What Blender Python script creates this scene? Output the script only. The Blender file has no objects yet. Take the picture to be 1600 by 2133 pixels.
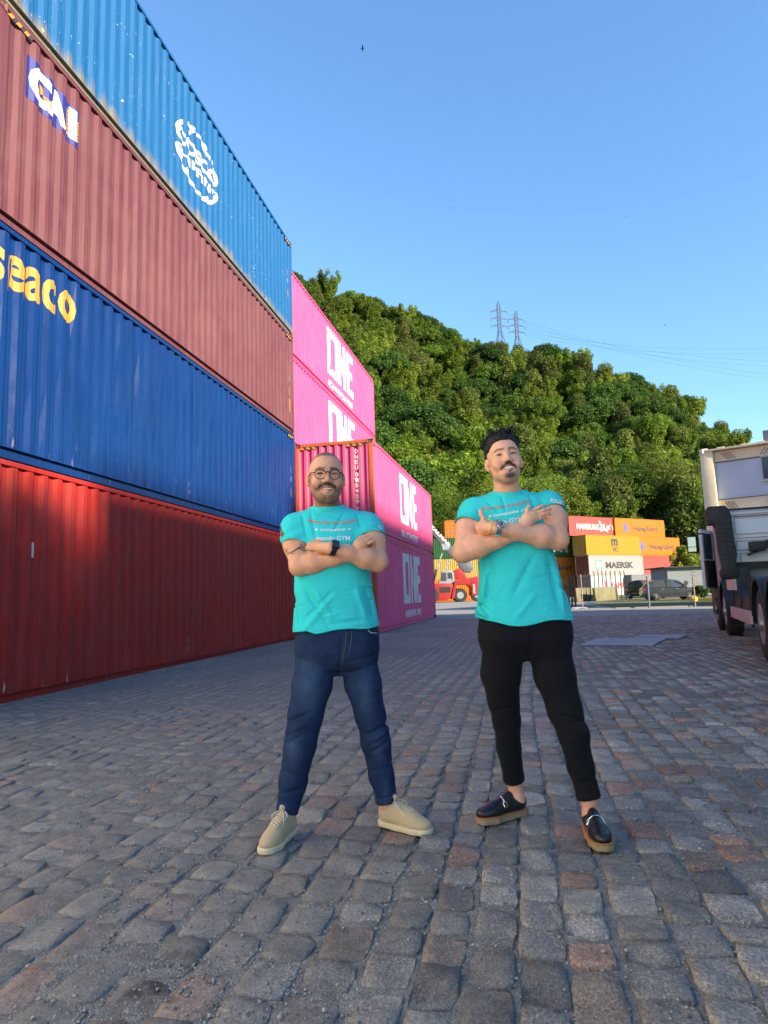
import bpy, bmesh, math, random
import numpy as np
from mathutils import Vector, Matrix
from mathutils.bvhtree import BVHTree
R = math.radians
random.seed(7); rng = np.random.default_rng(7)
scene = bpy.context.scene
COL = scene.collection

# ------------------------------------------------------------------ camera
FPX, YAW, PITCH, ROLL, CAMH = 1400.0, .2029, .1237, -.0338, 1.0963   # focal length in photo pixels
cy_, sy_, cp_, sp_ = math.cos(YAW), math.sin(YAW), math.cos(PITCH), math.sin(PITCH)
FWD = Vector((-sy_*cp_, cy_*cp_, sp_)); R0 = Vector((cy_, sy_, 0)); U0 = R0.cross(FWD)
RIGHT = math.cos(ROLL)*R0 + math.sin(ROLL)*U0
UP = -math.sin(ROLL)*R0 + math.cos(ROLL)*U0
CAM = Vector((0, 0, CAMH))
cam_data = bpy.data.cameras.new('camera')
cam_data.sensor_fit = 'HORIZONTAL'; cam_data.sensor_width = 36; cam_data.lens = 36*FPX/1600
cam_data.clip_start = .05; cam_data.clip_end = 3000
camera = bpy.data.objects.new('camera', cam_data); COL.objects.link(camera)
camera.matrix_world = Matrix(((RIGHT.x, UP.x, -FWD.x, CAM.x), (RIGHT.y, UP.y, -FWD.y, CAM.y),
                              (RIGHT.z, UP.z, -FWD.z, CAM.z), (0, 0, 0, 1)))
scene.camera = camera

# ------------------------------------------------------------------ sky, sun, exposure
SUN_EL = 23.0
SUN_H = Vector((.88, -.475))                       # horizontal direction towards the sun
world = bpy.data.worlds.new('World'); scene.world = world; world.use_nodes = True
wn = world.node_tree.nodes; wl = world.node_tree.links
sky = wn.new('ShaderNodeTexSky'); sky.sky_type = 'NISHITA'; sky.sun_disc = False
sky.sun_elevation = R(SUN_EL); sky.sun_rotation = math.atan2(SUN_H.x, SUN_H.y)
sky.altitude = 0; sky.air_density = 1.6; sky.dust_density = 0.0; sky.ozone_density = 10.0
bgn = wn['Background']; wl.new(sky.outputs[0], bgn.inputs[0]); bgn.inputs[1].default_value = .112
sun_data = bpy.data.lights.new('sun', 'SUN'); sun_data.energy = 3.9; sun_data.angle = R(2.0)
sun_data.color = (1, .92, .80)
sun = bpy.data.objects.new('sun', sun_data); COL.objects.link(sun)
sdir = Vector((SUN_H.x*math.cos(R(SUN_EL)), SUN_H.y*math.cos(R(SUN_EL)), math.sin(R(SUN_EL))))
sun.rotation_euler = sdir.to_track_quat('Z', 'Y').to_euler(); sun.location = (30, -20, 40)
scene.view_settings.view_transform = 'Standard'; scene.view_settings.look = 'None'
scene.view_settings.exposure = 1.74; scene.view_settings.gamma = 1
scene.view_settings.use_curve_mapping = False
scene.view_settings.use_white_balance = True; scene.view_settings.white_balance_temperature = 7650; scene.view_settings.white_balance_tint = 12
scene.cycles.max_bounces = 6; scene.cycles.transparent_max_bounces = 8
scene.cycles.use_denoising = True

# ------------------------------------------------------------------ helpers
def at(px, py, depth):
    """world point seen at photo pixel (px,py) at a real distance along the view axis"""
    d = FWD + RIGHT*((px-800)/FPX) - UP*((py-1066.5)/FPX)
    return CAM + d*depth
def ground(px, py, z=0.):
    d = FWD*FPX + RIGHT*(px-800) - UP*(py-1066.5)
    return CAM + d*((z-CAMH)/d.z)
def tag(o, label=None, cat=None, group=None, kind=None):
    if label: o['label'] = label
    if cat: o['category'] = cat
    if group: o['group'] = group
    if kind: o['kind'] = kind
    return o
def empty(name, loc=(0, 0, 0), rz=0., label=None, cat=None, group=None):
    o = bpy.data.objects.new(name, None); COL.objects.link(o)
    o.location = loc; o.rotation_euler = (0, 0, rz); o.empty_display_size = .2
    return tag(o, label, cat, group)
def link_mesh(name, me, mat=None, parent=None, loc=None):
    if mat is not None and not me.materials: me.materials.append(mat)
    o = bpy.data.objects.new(name, me); COL.objects.link(o)
    if parent is not None: o.parent = parent
    if loc is not None: o.location = loc
    return o
def smooth(me, angle=None):
    me.polygons.foreach_set('use_smooth', [True]*len(me.polygons))
    if angle is not None: me.set_sharp_from_angle(angle=R(angle))
def copy_tree(o, parent=None):
    c = o.copy(); COL.objects.link(c)
    if parent is not None: c.parent = parent
    for ch in list(o.children): copy_tree(ch, c)
    return c

class MB:
    """collects shapes, then links them as ONE mesh object"""
    def __init__(s): s.v = []; s.f = []
    def add(s, vs, fs):
        n = len(s.v); s.v += [tuple(v) for v in vs]; s.f += [tuple(i+n for i in f) for f in fs]; return s
    def box(s, a, b):
        (x0, y0, z0), (x1, y1, z1) = a, b
        return s.add([(x0,y0,z0),(x1,y0,z0),(x1,y1,z0),(x0,y1,z0),(x0,y0,z1),(x1,y0,z1),(x1,y1,z1),(x0,y1,z1)],
                     [(0,3,2,1),(4,5,6,7),(0,1,5,4),(1,2,6,5),(2,3,7,6),(3,0,4,7)])
    def bar(s, p, q, w, h=None, up=(0, 0, 1)):
        p, q = Vector(p), Vector(q); h = w if h is None else h; d = (q-p).normalized()
        u = Vector(up)
        if abs(d.dot(u)) > .98: u = Vector((0, 1, 0))
        a = d.cross(u).normalized(); b = a.cross(d)
        vs = [e + a*(i*w/2) + b*(j*h/2) for e in (p, q) for i, j in ((-1,-1),(1,-1),(1,1),(-1,1))]
        return s.add(vs, [(3,2,1,0),(4,5,6,7),(0,1,5,4),(1,2,6,5),(2,3,7,6),(3,0,4,7)])
    def tube(s, pts, r, n=8, cap=True):
        pts = [Vector(p) for p in pts]; rs = list(r) if hasattr(r, '__len__') else [r]*len(pts)
        vs = []; fs = []; prev = None
        for i, p in enumerate(pts):
            d = (pts[min(i+1, len(pts)-1)] - pts[max(i-1, 0)]).normalized()
            if prev is None:
                a = d.cross(Vector((0, 0, 1)));
                if a.length < .1: a = d.cross(Vector((1, 0, 0)))
            else: a = prev - d*prev.dot(d)
            a.normalize(); prev = a; b = d.cross(a)
            for k in range(n):
                t = 2*math.pi*k/n; vs.append(p + (a*math.cos(t) + b*math.sin(t))*rs[i])
        m = len(pts)
        for i in range(m-1):
            for k in range(n):
                fs.append((i*n+k, i*n+(k+1) % n, (i+1)*n+(k+1) % n, (i+1)*n+k))
        if cap: fs.append(tuple(range(n-1, -1, -1))); fs.append(tuple((m-1)*n+k for k in range(n)))
        return s.add(vs, fs)
    def cyl(s, p, q, r0, r1=None, n=12): return s.tube([p, q], [r0, r0 if r1 is None else r1], n)
    def lathe(s, prof, c=(0, 0, 0), axis='z', n=24):
        """prof: list of (radius, offset along the axis)"""
        vs = []; fs = []; m = len(prof); c = Vector(c)
        for r, h in prof:
            for k in range(n):
                t = 2*math.pi*k/n; a, b = r*math.cos(t), r*math.sin(t)
                vs.append(c + Vector({'z': (a, b, h), 'x': (h, a, b), 'y': (b, h, a)}[axis]))
        for i in range(m-1):
            for k in range(n): fs.append((i*n+k, i*n+(k+1) % n, (i+1)*n+(k+1) % n, (i+1)*n+k))
        fs.append(tuple(range(n-1, -1, -1))); fs.append(tuple((m-1)*n+k for k in range(n)))
        return s.add(vs, fs)
    def prism(s, poly, lo, hi, axis='y'):
        """poly of 2D points extruded along an axis; 'y': (x,z), 'x': (y,z), 'z': (x,y)"""
        n = len(poly)
        g = {'y': lambda p, t: (p[0], t, p[1]), 'x': lambda p, t: (t, p[0], p[1]), 'z': lambda p, t: (p[0], p[1], t)}[axis]
        vs = [g(p, lo) for p in poly] + [g(p, hi) for p in poly]
        fs = [tuple(range(n)), tuple(range(2*n-1, n-1, -1))] + [(i, n+i, n+(i+1) % n, (i+1) % n) for i in range(n)]
        return s.add(vs, fs)
    def mesh(s, name='m', sm=None, bevel=0, xf=None):
        me = bpy.data.meshes.new(name)
        v = s.v if xf is None else [xf @ Vector(p) for p in s.v]
        me.from_pydata(v, [], s.f); me.update()
        bm = bmesh.new(); bm.from_mesh(me); bmesh.ops.recalc_face_normals(bm, faces=bm.faces)
        if bevel:
            es = [e for e in bm.edges if len(e.link_faces) == 2 and e.calc_face_angle(0) > .5]
            bmesh.ops.bevel(bm, geom=es, offset=bevel, segments=2, affect='EDGES', profile=.6, clamp_overlap=True)
        bm.to_mesh(me); bm.free()
        if sm is not None or bevel: smooth(me, 35 if sm is None else sm)
        return me
    def build(s, name, mat, parent=None, sm=None, bevel=0, xf=None):
        return link_mesh(name, s.mesh(name, sm, bevel, xf), mat, parent)

class G:
    """small node-graph helper for procedural materials"""
    def __init__(s, name):
        s.m = bpy.data.materials.new(name); s.m.use_nodes = True
        s.nt = s.m.node_tree; s.b = s.nt.nodes['Principled BSDF']
    def n(s, t, **kw):
        x = s.nt.nodes.new(t)
        for k, v in kw.items(): setattr(x, k, v)
        return x
    def put(s, sock, v):
        if isinstance(v, bpy.types.NodeSocket): s.nt.links.new(v, sock)
        elif v is not None:
            if sock.type == 'RGBA' and len(v) == 3: v = (*v, 1)
            sock.default_value = v
    def coord(s, kind='Object', scale=None, loc=None):
        o = s.n('ShaderNodeTexCoord').outputs[kind]
        if scale is None: return o
        m = s.n('ShaderNodeMapping'); s.put(m.inputs[0], o); m.inputs['Scale'].default_value = scale
        if loc: m.inputs['Location'].default_value = loc
        return m.outputs[0]
    def noise(s, vec, scale, detail=4, rough=.55, dist=0, out=0):
        x = s.n('ShaderNodeTexNoise'); s.put(x.inputs['Vector'], vec)
        for k, v in (('Scale', scale), ('Detail', detail), ('Roughness', rough), ('Distortion', dist)): s.put(x.inputs[k], v)
        return x.outputs[out]
    def vor(s, vec, scale, feature='F1', out='Distance', rnd=1.):
        x = s.n('ShaderNodeTexVoronoi', feature=feature); s.put(x.inputs['Vector'], vec); s.put(x.inputs['Scale'], scale)
        s.put(x.inputs['Randomness'], rnd); return x.outputs[out]
    def ramp(s, fac, *stops):
        x = s.n('ShaderNodeValToRGB'); s.put(x.inputs[0], fac); e = x.color_ramp.elements
        while len(e) < len(stops): e.new(.5)
        for i, (p, c) in enumerate(stops):
            e[i].position = p; e[i].color = (*c, 1) if hasattr(c, '__len__') else (c, c, c, 1)
        return x.outputs[0]
    def mix(s, fac, a, b, mode='MIX'):
        x = s.n('ShaderNodeMix', data_type='RGBA', blend_type=mode)
        s.put(x.inputs['Factor'], fac); s.put(x.inputs['A'], None); s.put(x.inputs[6], a); s.put(x.inputs[7], b)
        return x.outputs[2]
    def math(s, op, a, b=None, c=None, clamp=False):
        x = s.n('ShaderNodeMath', operation=op, use_clamp=clamp)
        for i, v in enumerate((a, b, c)):
            if v is not None: s.put(x.inputs[i], v)
        return x.outputs[0]
    def sep(s, vec):
        x = s.n('ShaderNodeSeparateXYZ'); s.put(x.inputs[0], vec); return x.outputs
    def attr(s, name, out='Color'): return s.n('ShaderNodeAttribute', attribute_name=name).outputs[out]
    def bump(s, h, strength=.3, dist=.01, normal=None):
        x = s.n('ShaderNodeBump'); s.put(x.inputs['Height'], h); s.put(x.inputs['Strength'], strength); s.put(x.inputs['Distance'], dist)
        if normal is not None: s.put(x.inputs['Normal'], normal)
        return x.outputs[0]
    def done(s, color=None, rough=None, metal=None, normal=None, spec=None, **kw):
        for k, v in (('Base Color', color), ('Roughness', rough), ('Metallic', metal), ('Normal', normal), ('Specular IOR Level', spec)):
            s.put(s.b.inputs[k], v)
        for k, v in kw.items(): s.put(s.b.inputs[k.replace('_', ' ')], v)
        return s.m
def plain(name, c, rough=.6, metal=0., var=.12, scale=3., bump=.0, bscale=60., spec=None):
    """a colour with gentle unevenness, dust and fine relief"""
    g = G(name); v = g.coord()
    n = g.noise(v, scale, 5)
    lo = tuple(max(0, x*(1-var)) for x in c); hi = tuple(min(1, x*(1+var)) for x in c)
    col = g.ramp(n, (.3, lo), (.7, hi))
    nm = g.bump(g.noise(v, bscale, 3), bump, .004) if bump else None
    return g.done(col, g.ramp(n, (.2, rough*.85), (.8, min(1, rough*1.15))), metal, nm, spec)
# ------------------------------------------------------------------ container materials
def paint(name, c, fade=(.5, .5, .5), fadeamt=.25, dirt=.3, streak=.3, rough=.5, low=None, specks=0., rust=.25, scuff=0.):
    """sun-bleached container paint: cloudy fading, vertical run-off streaks, rust pin-holes, scuffs"""
    g = G(name); v = g.coord('Object'); s = g.sep(v)
    cl = g.noise(v, .55, 5, .6)
    col = g.mix(g.math('MULTIPLY', g.ramp(cl, (.35, 0.), (.75, 1.)), fadeamt), c, fade)
    st = g.noise(g.coord('Object', (9, 9, .35)), 1.6, 5, .6)
    col = g.mix(g.math('MULTIPLY', g.ramp(st, (.48, 0.), (.72, 1.)), streak), col, tuple(x*.45 for x in c))
    if low:                                              # dusty bleached band along the bottom of the side
        lowc, top = low
        z = g.math('DIVIDE', s[2], top)
        edge = g.math('ADD', z, g.math('MULTIPLY', g.math('SUBTRACT', g.noise(g.coord('Object', (3, 3, .7)), 2.2, 5), .5), 1.1))
        col = g.mix(g.ramp(edge, (.25, 1.), (.8, 0.)), col, lowc)
    if specks:
        sp = g.noise(g.coord('Object', (1, 1, .8)), 21, 3, .6)
        msk = g.math('MULTIPLY', g.ramp(sp, (.665, 0.), (.70, 1.)), g.ramp(g.noise(v, .9, 3), (.5, 0.), (.62, 1.)))
        col = g.mix(g.math('MULTIPLY', msk, specks), col, (.62, .60, .55))
    if scuff:
        sc = g.noise(g.coord('Object', (5, 5, .9)), 1.9, 5, .65)
        m2 = g.math('MULTIPLY', g.ramp(sc, (.64, 0.), (.70, 1.)), g.ramp(s[2], (.3, 1.), (1.3/2, 0.)))
        col = g.mix(g.math('MULTIPLY', m2, scuff), col, (.42, .36, .34))
    rs = g.noise(v, 34, 2, .5)
    col = g.mix(g.math('MULTIPLY', g.ramp(rs, (.735, 0.), (.76, 1.)), rust), col, (.10, .035, .015))
    dz = g.noise(v, 2.3, 6, .65)
    col = g.mix(g.math('MULTIPLY', g.ramp(dz, (.45, 0.), (.8, 1.)), dirt), col, (.16, .14, .12))
    nm = g.bump(g.noise(v, 1.4, 2), .25, .03)
    return g.done(col, g.ramp(dz, (.3, rough*.85), (.75, min(1, rough*1.3))), 0, nm, spec=.22)
P_SKY = paint('sky_blue_paint', (.0005, .080, .215), (.001, .090, .23), .5, .0, .2, .6, low=((.15, .135, .095), .50), specks=.7)
P_MAROON = paint('faded_maroon_paint', (.108, .031, .041), (.145, .058, .062), .8, .16, .5, .6)
P_NAVY = paint('deep_blue_paint', (.0008, .024, .115), (.0015, .036, .150), .5, .0, .6, .26, scuff=.3)
P_RED = paint('brick_red_paint', (.40, .022, .016), (.29, .032, .026), .8, .16, .5, .5, scuff=.9)
P_PINK = paint('magenta_paint', (.64, .066, .185), (.68, .095, .22), .7, .10, .22, .45, rust=.3)
P_PINKEND = paint('worn_magenta_paint', (.56, .075, .18), (.55, .12, .18), .6, .12, .3, .55, rust=.5)
P_RUSTRED = paint('rusty_orange_red_paint', (.42, .09, .035), (.30, .06, .03), .7, .2, .4, .65, rust=.6)
P_HAM = paint('coral_red_paint', (.34, .052, .044), (.36, .078, .066), .5, .08, .15, .55)
P_ORANGE = paint('orange_paint', (.44, .125, .008), (.46, .145, .018), .5, .06, .12, .5)
P_YELLOW = paint('mustard_yellow_paint', (.31, .18, .012), (.32, .20, .03), .5, .12, .3, .6)
P_SILVER = paint('pale_grey_paint', (.25, .255, .25), (.27, .25, .21), .5, .15, .3, .6, rust=.6)
P_WHITE = paint('off_white_paint', (.36, .36, .35), (.36, .34, .30), .4, .12, .25, .55)
P_GREY = paint('cool_grey_paint', (.14, .15, .17), (.17, .18, .19), .4, .15, .3, .6)
P_GREEN = paint('leaf_green_paint', (.026, .105, .022), (.04, .13, .04), .5, .10, .2, .55)
P_DKGREEN = paint('dark_green_paint', (.003, .06, .012), (.008, .08, .02), .5, .10, .2, .55)
P_LEMON = paint('pale_yellow_paint', (.32, .225, .05), (.34, .25, .08), .4, .08, .2, .55)
P_BROWN = paint('rust_brown_paint', (.11, .035, .028), (.15, .055, .042), .5, .2, .4, .65)
P_PALE = paint('bright_white_paint', (.70, .68, .62), (.66, .63, .55), .4, .05, .1, .55)
M_WHITE = plain('white_marking_paint', (.50, .49, .475), .6, 0, .12, 9)
M_BLACK = plain('black_marking_paint', (.03, .03, .03), .6)
M_GOLD = plain('golden_lettering_paint', (.42, .20, .022), .55, 0, .06, 6)
M_ROYAL = plain('royal_blue_marking_paint', (.010, .014, .16), .5, 0, .1, 6)
M_LOGOBLUE = plain('logo_blue_paint', (.03, .07, .38), .5)
M_REDMARK = plain('red_marking_paint', (.55, .02, .05), .5)
M_STAR = plain('pale_aqua_paint', (.11, .22, .22), .55)
M_DARK = plain('dark_hollow_paint', (.02, .018, .016), .8)
M_CAST = plain('corner_steel', (.11, .055, .035), .7, .2, .4, 14)

# ------------------------------------------------------------------ flat lettering
_tc = {}
def text2d(body, size=1., bold=0., space=1., shear=0.):
    """outline lettering as a flat mesh: (vertices xy, faces), left/baseline at the origin"""
    key = (body, round(bold, 4), space, shear)
    if key not in _tc:
        cu = bpy.data.curves.new('t', 'FONT'); cu.body = body; cu.size = 1; cu.offset = bold
        cu.space_character = space; cu.shear = shear; cu.resolution_u = 3; cu.fill_mode = 'FRONT'
        ob = bpy.data.objects.new('t', cu); COL.objects.link(ob)
        dg = bpy.context.evaluated_depsgraph_get(); me = ob.evaluated_get(dg).to_mesh()
        v = np.array([w.co[:2] for w in me.vertices]); f = [tuple(p.vertices) for p in me.polygons]
        ob.evaluated_get(dg).to_mesh_clear(); bpy.data.objects.remove(ob); bpy.data.curves.remove(cu)
        _tc[key] = (v - v.min(0), f)
    v, f = _tc[key]; return v*size, f
def fit(body, w, h, bold=0., space=1., shear=0.):
    v, f = text2d(body, 1, bold, space, shear); m = v.max(0); return v*np.array([w/m[0], h/m[1]]), f
def rect2d(x0, z0, x1, z1): return np.array([(x0, z0), (x1, z0), (x1, z1), (x0, z1)]), [(0, 1, 2, 3)]
def join2d(*parts):
    vs = []; fs = []; n = 0
    for v, f in parts: vs.append(np.asarray(v, float)); fs += [tuple(i+n for i in q) for q in f]; n += len(v)
    return np.vstack(vs), fs
def shift(p, dx, dz): return p[0] + np.array([dx, dz]), p[1]
def ring2d(cx, cz, rx, rz, t, n=40, a0=0., a1=360.):
    vs = []; fs = []
    for i in range(n+1):
        a = R(a0 + (a1-a0)*i/n); c, s = math.cos(a), math.sin(a)
        vs += [(cx+rx*c, cz+rz*s), (cx+(rx-t)*c, cz+(rz-t)*s)]
    for i in range(n): fs.append((2*i, 2*i+2, 2*i+3, 2*i+1))
    return np.array(vs), fs

PITCHC, DEPTHC, OUT = .278, .036, .014
def prof(x, L, pitch=PITCHC, depth=DEPTHC):
    """depth of the corrugated side behind the rail face at distance x along it"""
    if x < .16 or x > L-.16: return OUT
    t = ((x-.16) % pitch)/pitch
    return OUT + depth*(0 if t < .26 else (t-.26)/.245 if t < .505 else 1 if t < .755 else (1-t)/.245)
def folds(L, pitch=PITCHC):
    xs = [0, .16]; x = .16
    while x < L-.16-pitch*.99:
        for t in (.26, .505, .755, 1.): xs.append(x+pitch*t)
        x += pitch
    return xs + [L-.16, L]
def pitch_for(L, p=PITCHC): return (L-.32)/round((L-.32)/p)

def lettering(name, shape, mat, parent, L, x, z, flat=False, off=.003, pitch=None):
    """painted marking that follows the corrugation of the side it is painted on"""
    v, f = shape
    bm = bmesh.new(); vs = [bm.verts.new((p[0]+x, 0, p[1]+z)) for p in v]
    for q in f:
        try: bm.faces.new([vs[i] for i in q])
        except ValueError: pass
    pt = pitch or pitch_for(L)
    if not flat:
        lo, hi = v[:, 0].min()+x, v[:, 0].max()+x
        for fx in folds(L, pt):
            if lo < fx < hi:
                bmesh.ops.bisect_plane(bm, geom=bm.verts[:]+bm.edges[:]+bm.faces[:], plane_co=(fx, 0, 0), plane_no=(1, 0, 0))
        for w in bm.verts: w.co.y = prof(w.co.x, L, pt) - off
    else:
        for w in bm.verts: w.co.y = -off
    bmesh.ops.recalc_face_normals(bm, faces=bm.faces)
    me = bpy.data.meshes.new(name); bm.to_mesh(me); bm.free()
    return link_mesh(name, me, mat, parent)

def corr_mesh(L, z0, z1, pitch, depth=DEPTHC, nz=1):
    xs = folds(L, pitch); vs = []; fs = []
    zs = [z0+(z1-z0)*k/nz for k in range(nz+1)]
    for x in xs:
        d = prof(x, L, pitch, depth)
        for k, z in enumerate(zs):
            j = 0 if k in (0, nz) else random.gauss(0, .0022)
            vs.append((x, d+j, z))
    m = nz+1
    for i in range(len(xs)-1):
        for k in range(nz): fs.append((i*m+k, (i+1)*m+k, (i+1)*m+k+1, i*m+k+1))
    return vs, fs
_cast = None
def casting_mesh():
    global _cast
    if _cast is None:
        bm = bmesh.new(); bmesh.ops.create_cube(bm, size=1)
        bmesh.ops.scale(bm, vec=(.178, .162, .118), verts=bm.verts)
        fs = [f for f in bm.faces]
        for f in fs:
            r = bmesh.ops.inset_individual(bm, faces=[f], thickness=.032)
            bmesh.ops.translate(bm, vec=-f.normal*.018, verts=f.verts)
        _cast = bpy.data.meshes.new('casting'); bm.to_mesh(_cast); bm.free(); _cast.materials.append(M_CAST)
    return _cast

def container(label, loc, rz, L=12.19, W=2.44, H=2.896, side=None, rail=None, post=None, end=None, endmat=None,
              group=None, detail=2, tilt=0., near_post=None, hazard=True):
    """local frame: x along the length, the side in view at y=0 facing -y, the end in view at x=0"""
    rail = rail or side; post = post or rail; endmat = endmat or side
    t = empty('shipping_container', loc, rz, label, 'container', group)
    t.rotation_euler = (0, -tilt, rz)
    pt = pitch_for(L)
    v, f = corr_mesh(L, .162, H-.062, pt, nz=6 if detail > 1 else 1)
    MB().add(v, f).build('side_panel', side, t)
    MB().add([(x, W-y, z) for x, y, z in v], f).build('side_panel', side, t)
    # end in view
    if end == 'door':
        for k in (0, 1):
            y0, y1 = (.10, W/2-.01) if k == 0 else (W/2+.01, W-.10)
            n = 5; vs = []; fs = []
            zs = [.13]
            for i in range(n):
                a = .13+(H-.26)*i/n; b = .13+(H-.26)*(i+1)/n
                zs += [a+.12, a+.16, b-.16, b-.12] if i else [a+.10, a+.14, b-.16, b-.12]
            zs.append(H-.13)
            ds = [.03] + [.03, .055, .055, .03]*n + [.03]
            for z, d in zip(zs, ds): vs += [(d, y0, z), (d, y1, z)]
            for i in range(len(zs)-1): fs.append((2*i, 2*i+1, 2*i+3, 2*i+2))
            dr = MB().add(vs, fs).build('door', endmat, t)
            for q in (.30, .72):
                yy = y0+(y1-y0)*q
                MB().cyl((-.012, yy, .1), (-.012, yy, H-.1), .02, n=8).build('lock_bar', P_SILVER, dr, 40)
                MB().box((-.03, yy-.02, 1.1), (-.015, yy+.30, 1.15)).build('handle', P_SILVER, dr)
    else:
        n = 9; pe = (W-.24)/n; vs = []; fs = []; ys = []
        for i in range(n):
            for q, d in ((0, .02), (.30, .02), (.45, .065), (.85, .065)): ys.append((.12+pe*(i+q), d))
        ys.append((W-.12, .02))
        for y, d in ys: vs += [(d, y, .12), (d, y, H-.11)]
        for i in range(len(ys)-1): fs.append((2*i, 2*i+1, 2*i+3, 2*i+2))
        MB().add(vs, fs).build('end_panel', endmat, t)
    MB().box((L-.06, .05, .12), (L-.04, W-.05, H-.1)).build('end_panel', endmat, t)
    rv = []; rf = []; xs = np.linspace(.1, L-.1, 46)
    for i, x in enumerate(xs): rv += [(x, .03, H-.03-(.018 if i % 2 else 0)), (x, W-.03, H-.03-(.018 if i % 2 else 0))]
    for i in range(len(xs)-1): rf.append((2*i, 2*i+2, 2*i+3, 2*i+1))
    MB().add(rv, rf).build('roof', side, t)
    MB().box((.1, .08, .10), (L-.1, W-.08, .16)).build('floor', M_DARK, t)
    # rails
    for y in (0, W-.06): MB().box((.17, y, H-.064), (L-.17, y+.06, H-.004)).build('top_rail', rail, t)
    for s in (0, 1):
        y = (lambda q: q) if s == 0 else (lambda q: W-q)
        m = MB()
        for a, b in (((.17, .004, .150), (L-.17, .075, .1615)), ((.17, .055, .028), (L-.17, .075, .150)), ((.17, .004, .016), (L-.17, .075, .028))):
            m.box((a[0], min(y(a[1]), y(b[1])), a[2]), (b[0], max(y(a[1]), y(b[1])), b[2]))
        m.build('bottom_rail', rail, t)
    for x in (.008, L-.068):
        MB().box((x, .17, H-.10), (x+.06, W-.17, H-.006)).build('end_header', post, t)
        MB().box((x, .17, .02), (x+.06, W-.17, .14)).build('end_sill', post, t)
    for x in (0, L):
        for y in (0, W):
            sx = .152 if x == 0 else -.152; sy = .12 if y == 0 else -.12
            x0, x1 = sorted((x+(.004 if sx > 0 else -.004), x+sx)); y0, y1 = sorted((y+(.004 if sy > 0 else -.004), y+sy))
            MB().box((x0, y0, .118), (x1, y1, H-.118)).build('corner_post', post, t, bevel=.008 if detail > 1 else 0)
            for z in (.059, H-.059):
                c = link_mesh('corner_casting', casting_mesh(), None, t, (x+(.087 if x == 0 else -.087), y+(.078 if y == 0 else -.078), z))
                c.location.y += .0
    if hazard:
        for x0 in (.19, L-.19-.42):
            for k in range(6):
                a = x0+k*.07; q = np.array([(a, H-.135), (a+.07, H-.135), (a+.07+.05, H-.070), (a+.05, H-.070)])
                lettering('hazard_stripe', (q, [(0, 1, 2, 3)]), M_GOLD if k % 2 == 0 else M_BLACK, t, L, 0, 0, flat=True, off=.0015)
    return t
def end_marks(t, L, H, side=None, plate=False):
    """the columns of tiny numbers, the weight panel and the warning triangle painted near the far end"""
    rows = []
    z = H-.35
    r = random.Random(int(L*100+H*10)+int(t.location.z*7))
    for k in range(17): rows.append(rect2d(L-.62, z-.075*(k+1), L-.62+.035+.02*r.random(), z-.075*(k+1)+.035+.02*r.random()))
    lettering('number_marks', join2d(*rows), M_WHITE, t, L, 0, 0)['kind'] = 'stuff'
    rows = [rect2d(L-.36, z-.05*(k+1), L-.36+.02+.05*r.random(), z-.05*(k+1)+.022) for k in range(9)]
    rows.append(rect2d(L-.38, z-1.03, L-.27, z-.88))
    lettering('weight_marks', join2d(*rows), M_WHITE, t, L, 0, 0)['kind'] = 'stuff'
    lettering('size_panel', rect2d(L-.38, z-.80, L-.27, z-.60), M_GOLD, t, L, 0, 0)
    lettering('warning_triangle', (np.array([(L-.40, z-1.45), (L-.24, z-1.45), (L-.40, z-1.20)]), [(0, 1, 2)]), M_GOLD, t, L, 0, 0)
    if plate:
        lettering('warning_plate', rect2d(L-.40, .62, L-.23, 1.0), M_GOLD, t, L, 0, 0)
        lettering('plate_print', join2d(ring2d(L-.315, .93, .045, .045, .015, 14), rect2d(L-.36, .83, L-.27, .845), rect2d(L-.33, .70, L-.30, .80)), M_BLACK, t, L, 0, 0, off=.0045)

HC = 2.896
GL = 'four containers stacked along the left'
LLEN = 12.19; LMAR = 11.5; ang = math.atan(.0202)
def left_loc(tier, L=12.19):
    y = 17.83-L*math.cos(ang); return (-6.13-.0202*(y-15), y, -.035+HC*tier)
lrz = R(90)+ang
c_red = container('brick red container at ground level, scraped near its base, bottom of the left stack', left_loc(0), lrz, LLEN, side=P_RED, group=GL, tilt=-.0055)
c_navy = container('deep blue container with golden lowercase lettering, second from the ground in the left stack', left_loc(1), lrz, LLEN, side=P_NAVY, group=GL, tilt=-.0055)
c_mar = container('faded maroon container with a white and blue logo panel, third up in the left stack', left_loc(2, LMAR), lrz, LMAR, side=P_MAROON, group=GL, tilt=-.0055)
c_sky = container('sky blue container with sandy bleached lower edge, top of the left stack', left_loc(3), lrz, LLEN, side=P_SKY, rail=P_SKY, group=GL, tilt=-.0055)
for c in (c_navy, c_sky): end_marks(c, LLEN, HC)
end_marks(c_mar, LMAR, HC, plate=True); end_marks(c_red, LLEN, HC)
# the small white sticker on the red side
lettering('sticker', rect2d(1.64, 1.76, 1.71, 1.95), M_WHITE, c_red, LLEN, 0, 0)
# golden lettering on the blue side
lettering('lettering', fit('seaco', 1.60, .46, .028, 1.12), M_GOLD, c_navy, LLEN, .77, 2.15)
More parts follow.
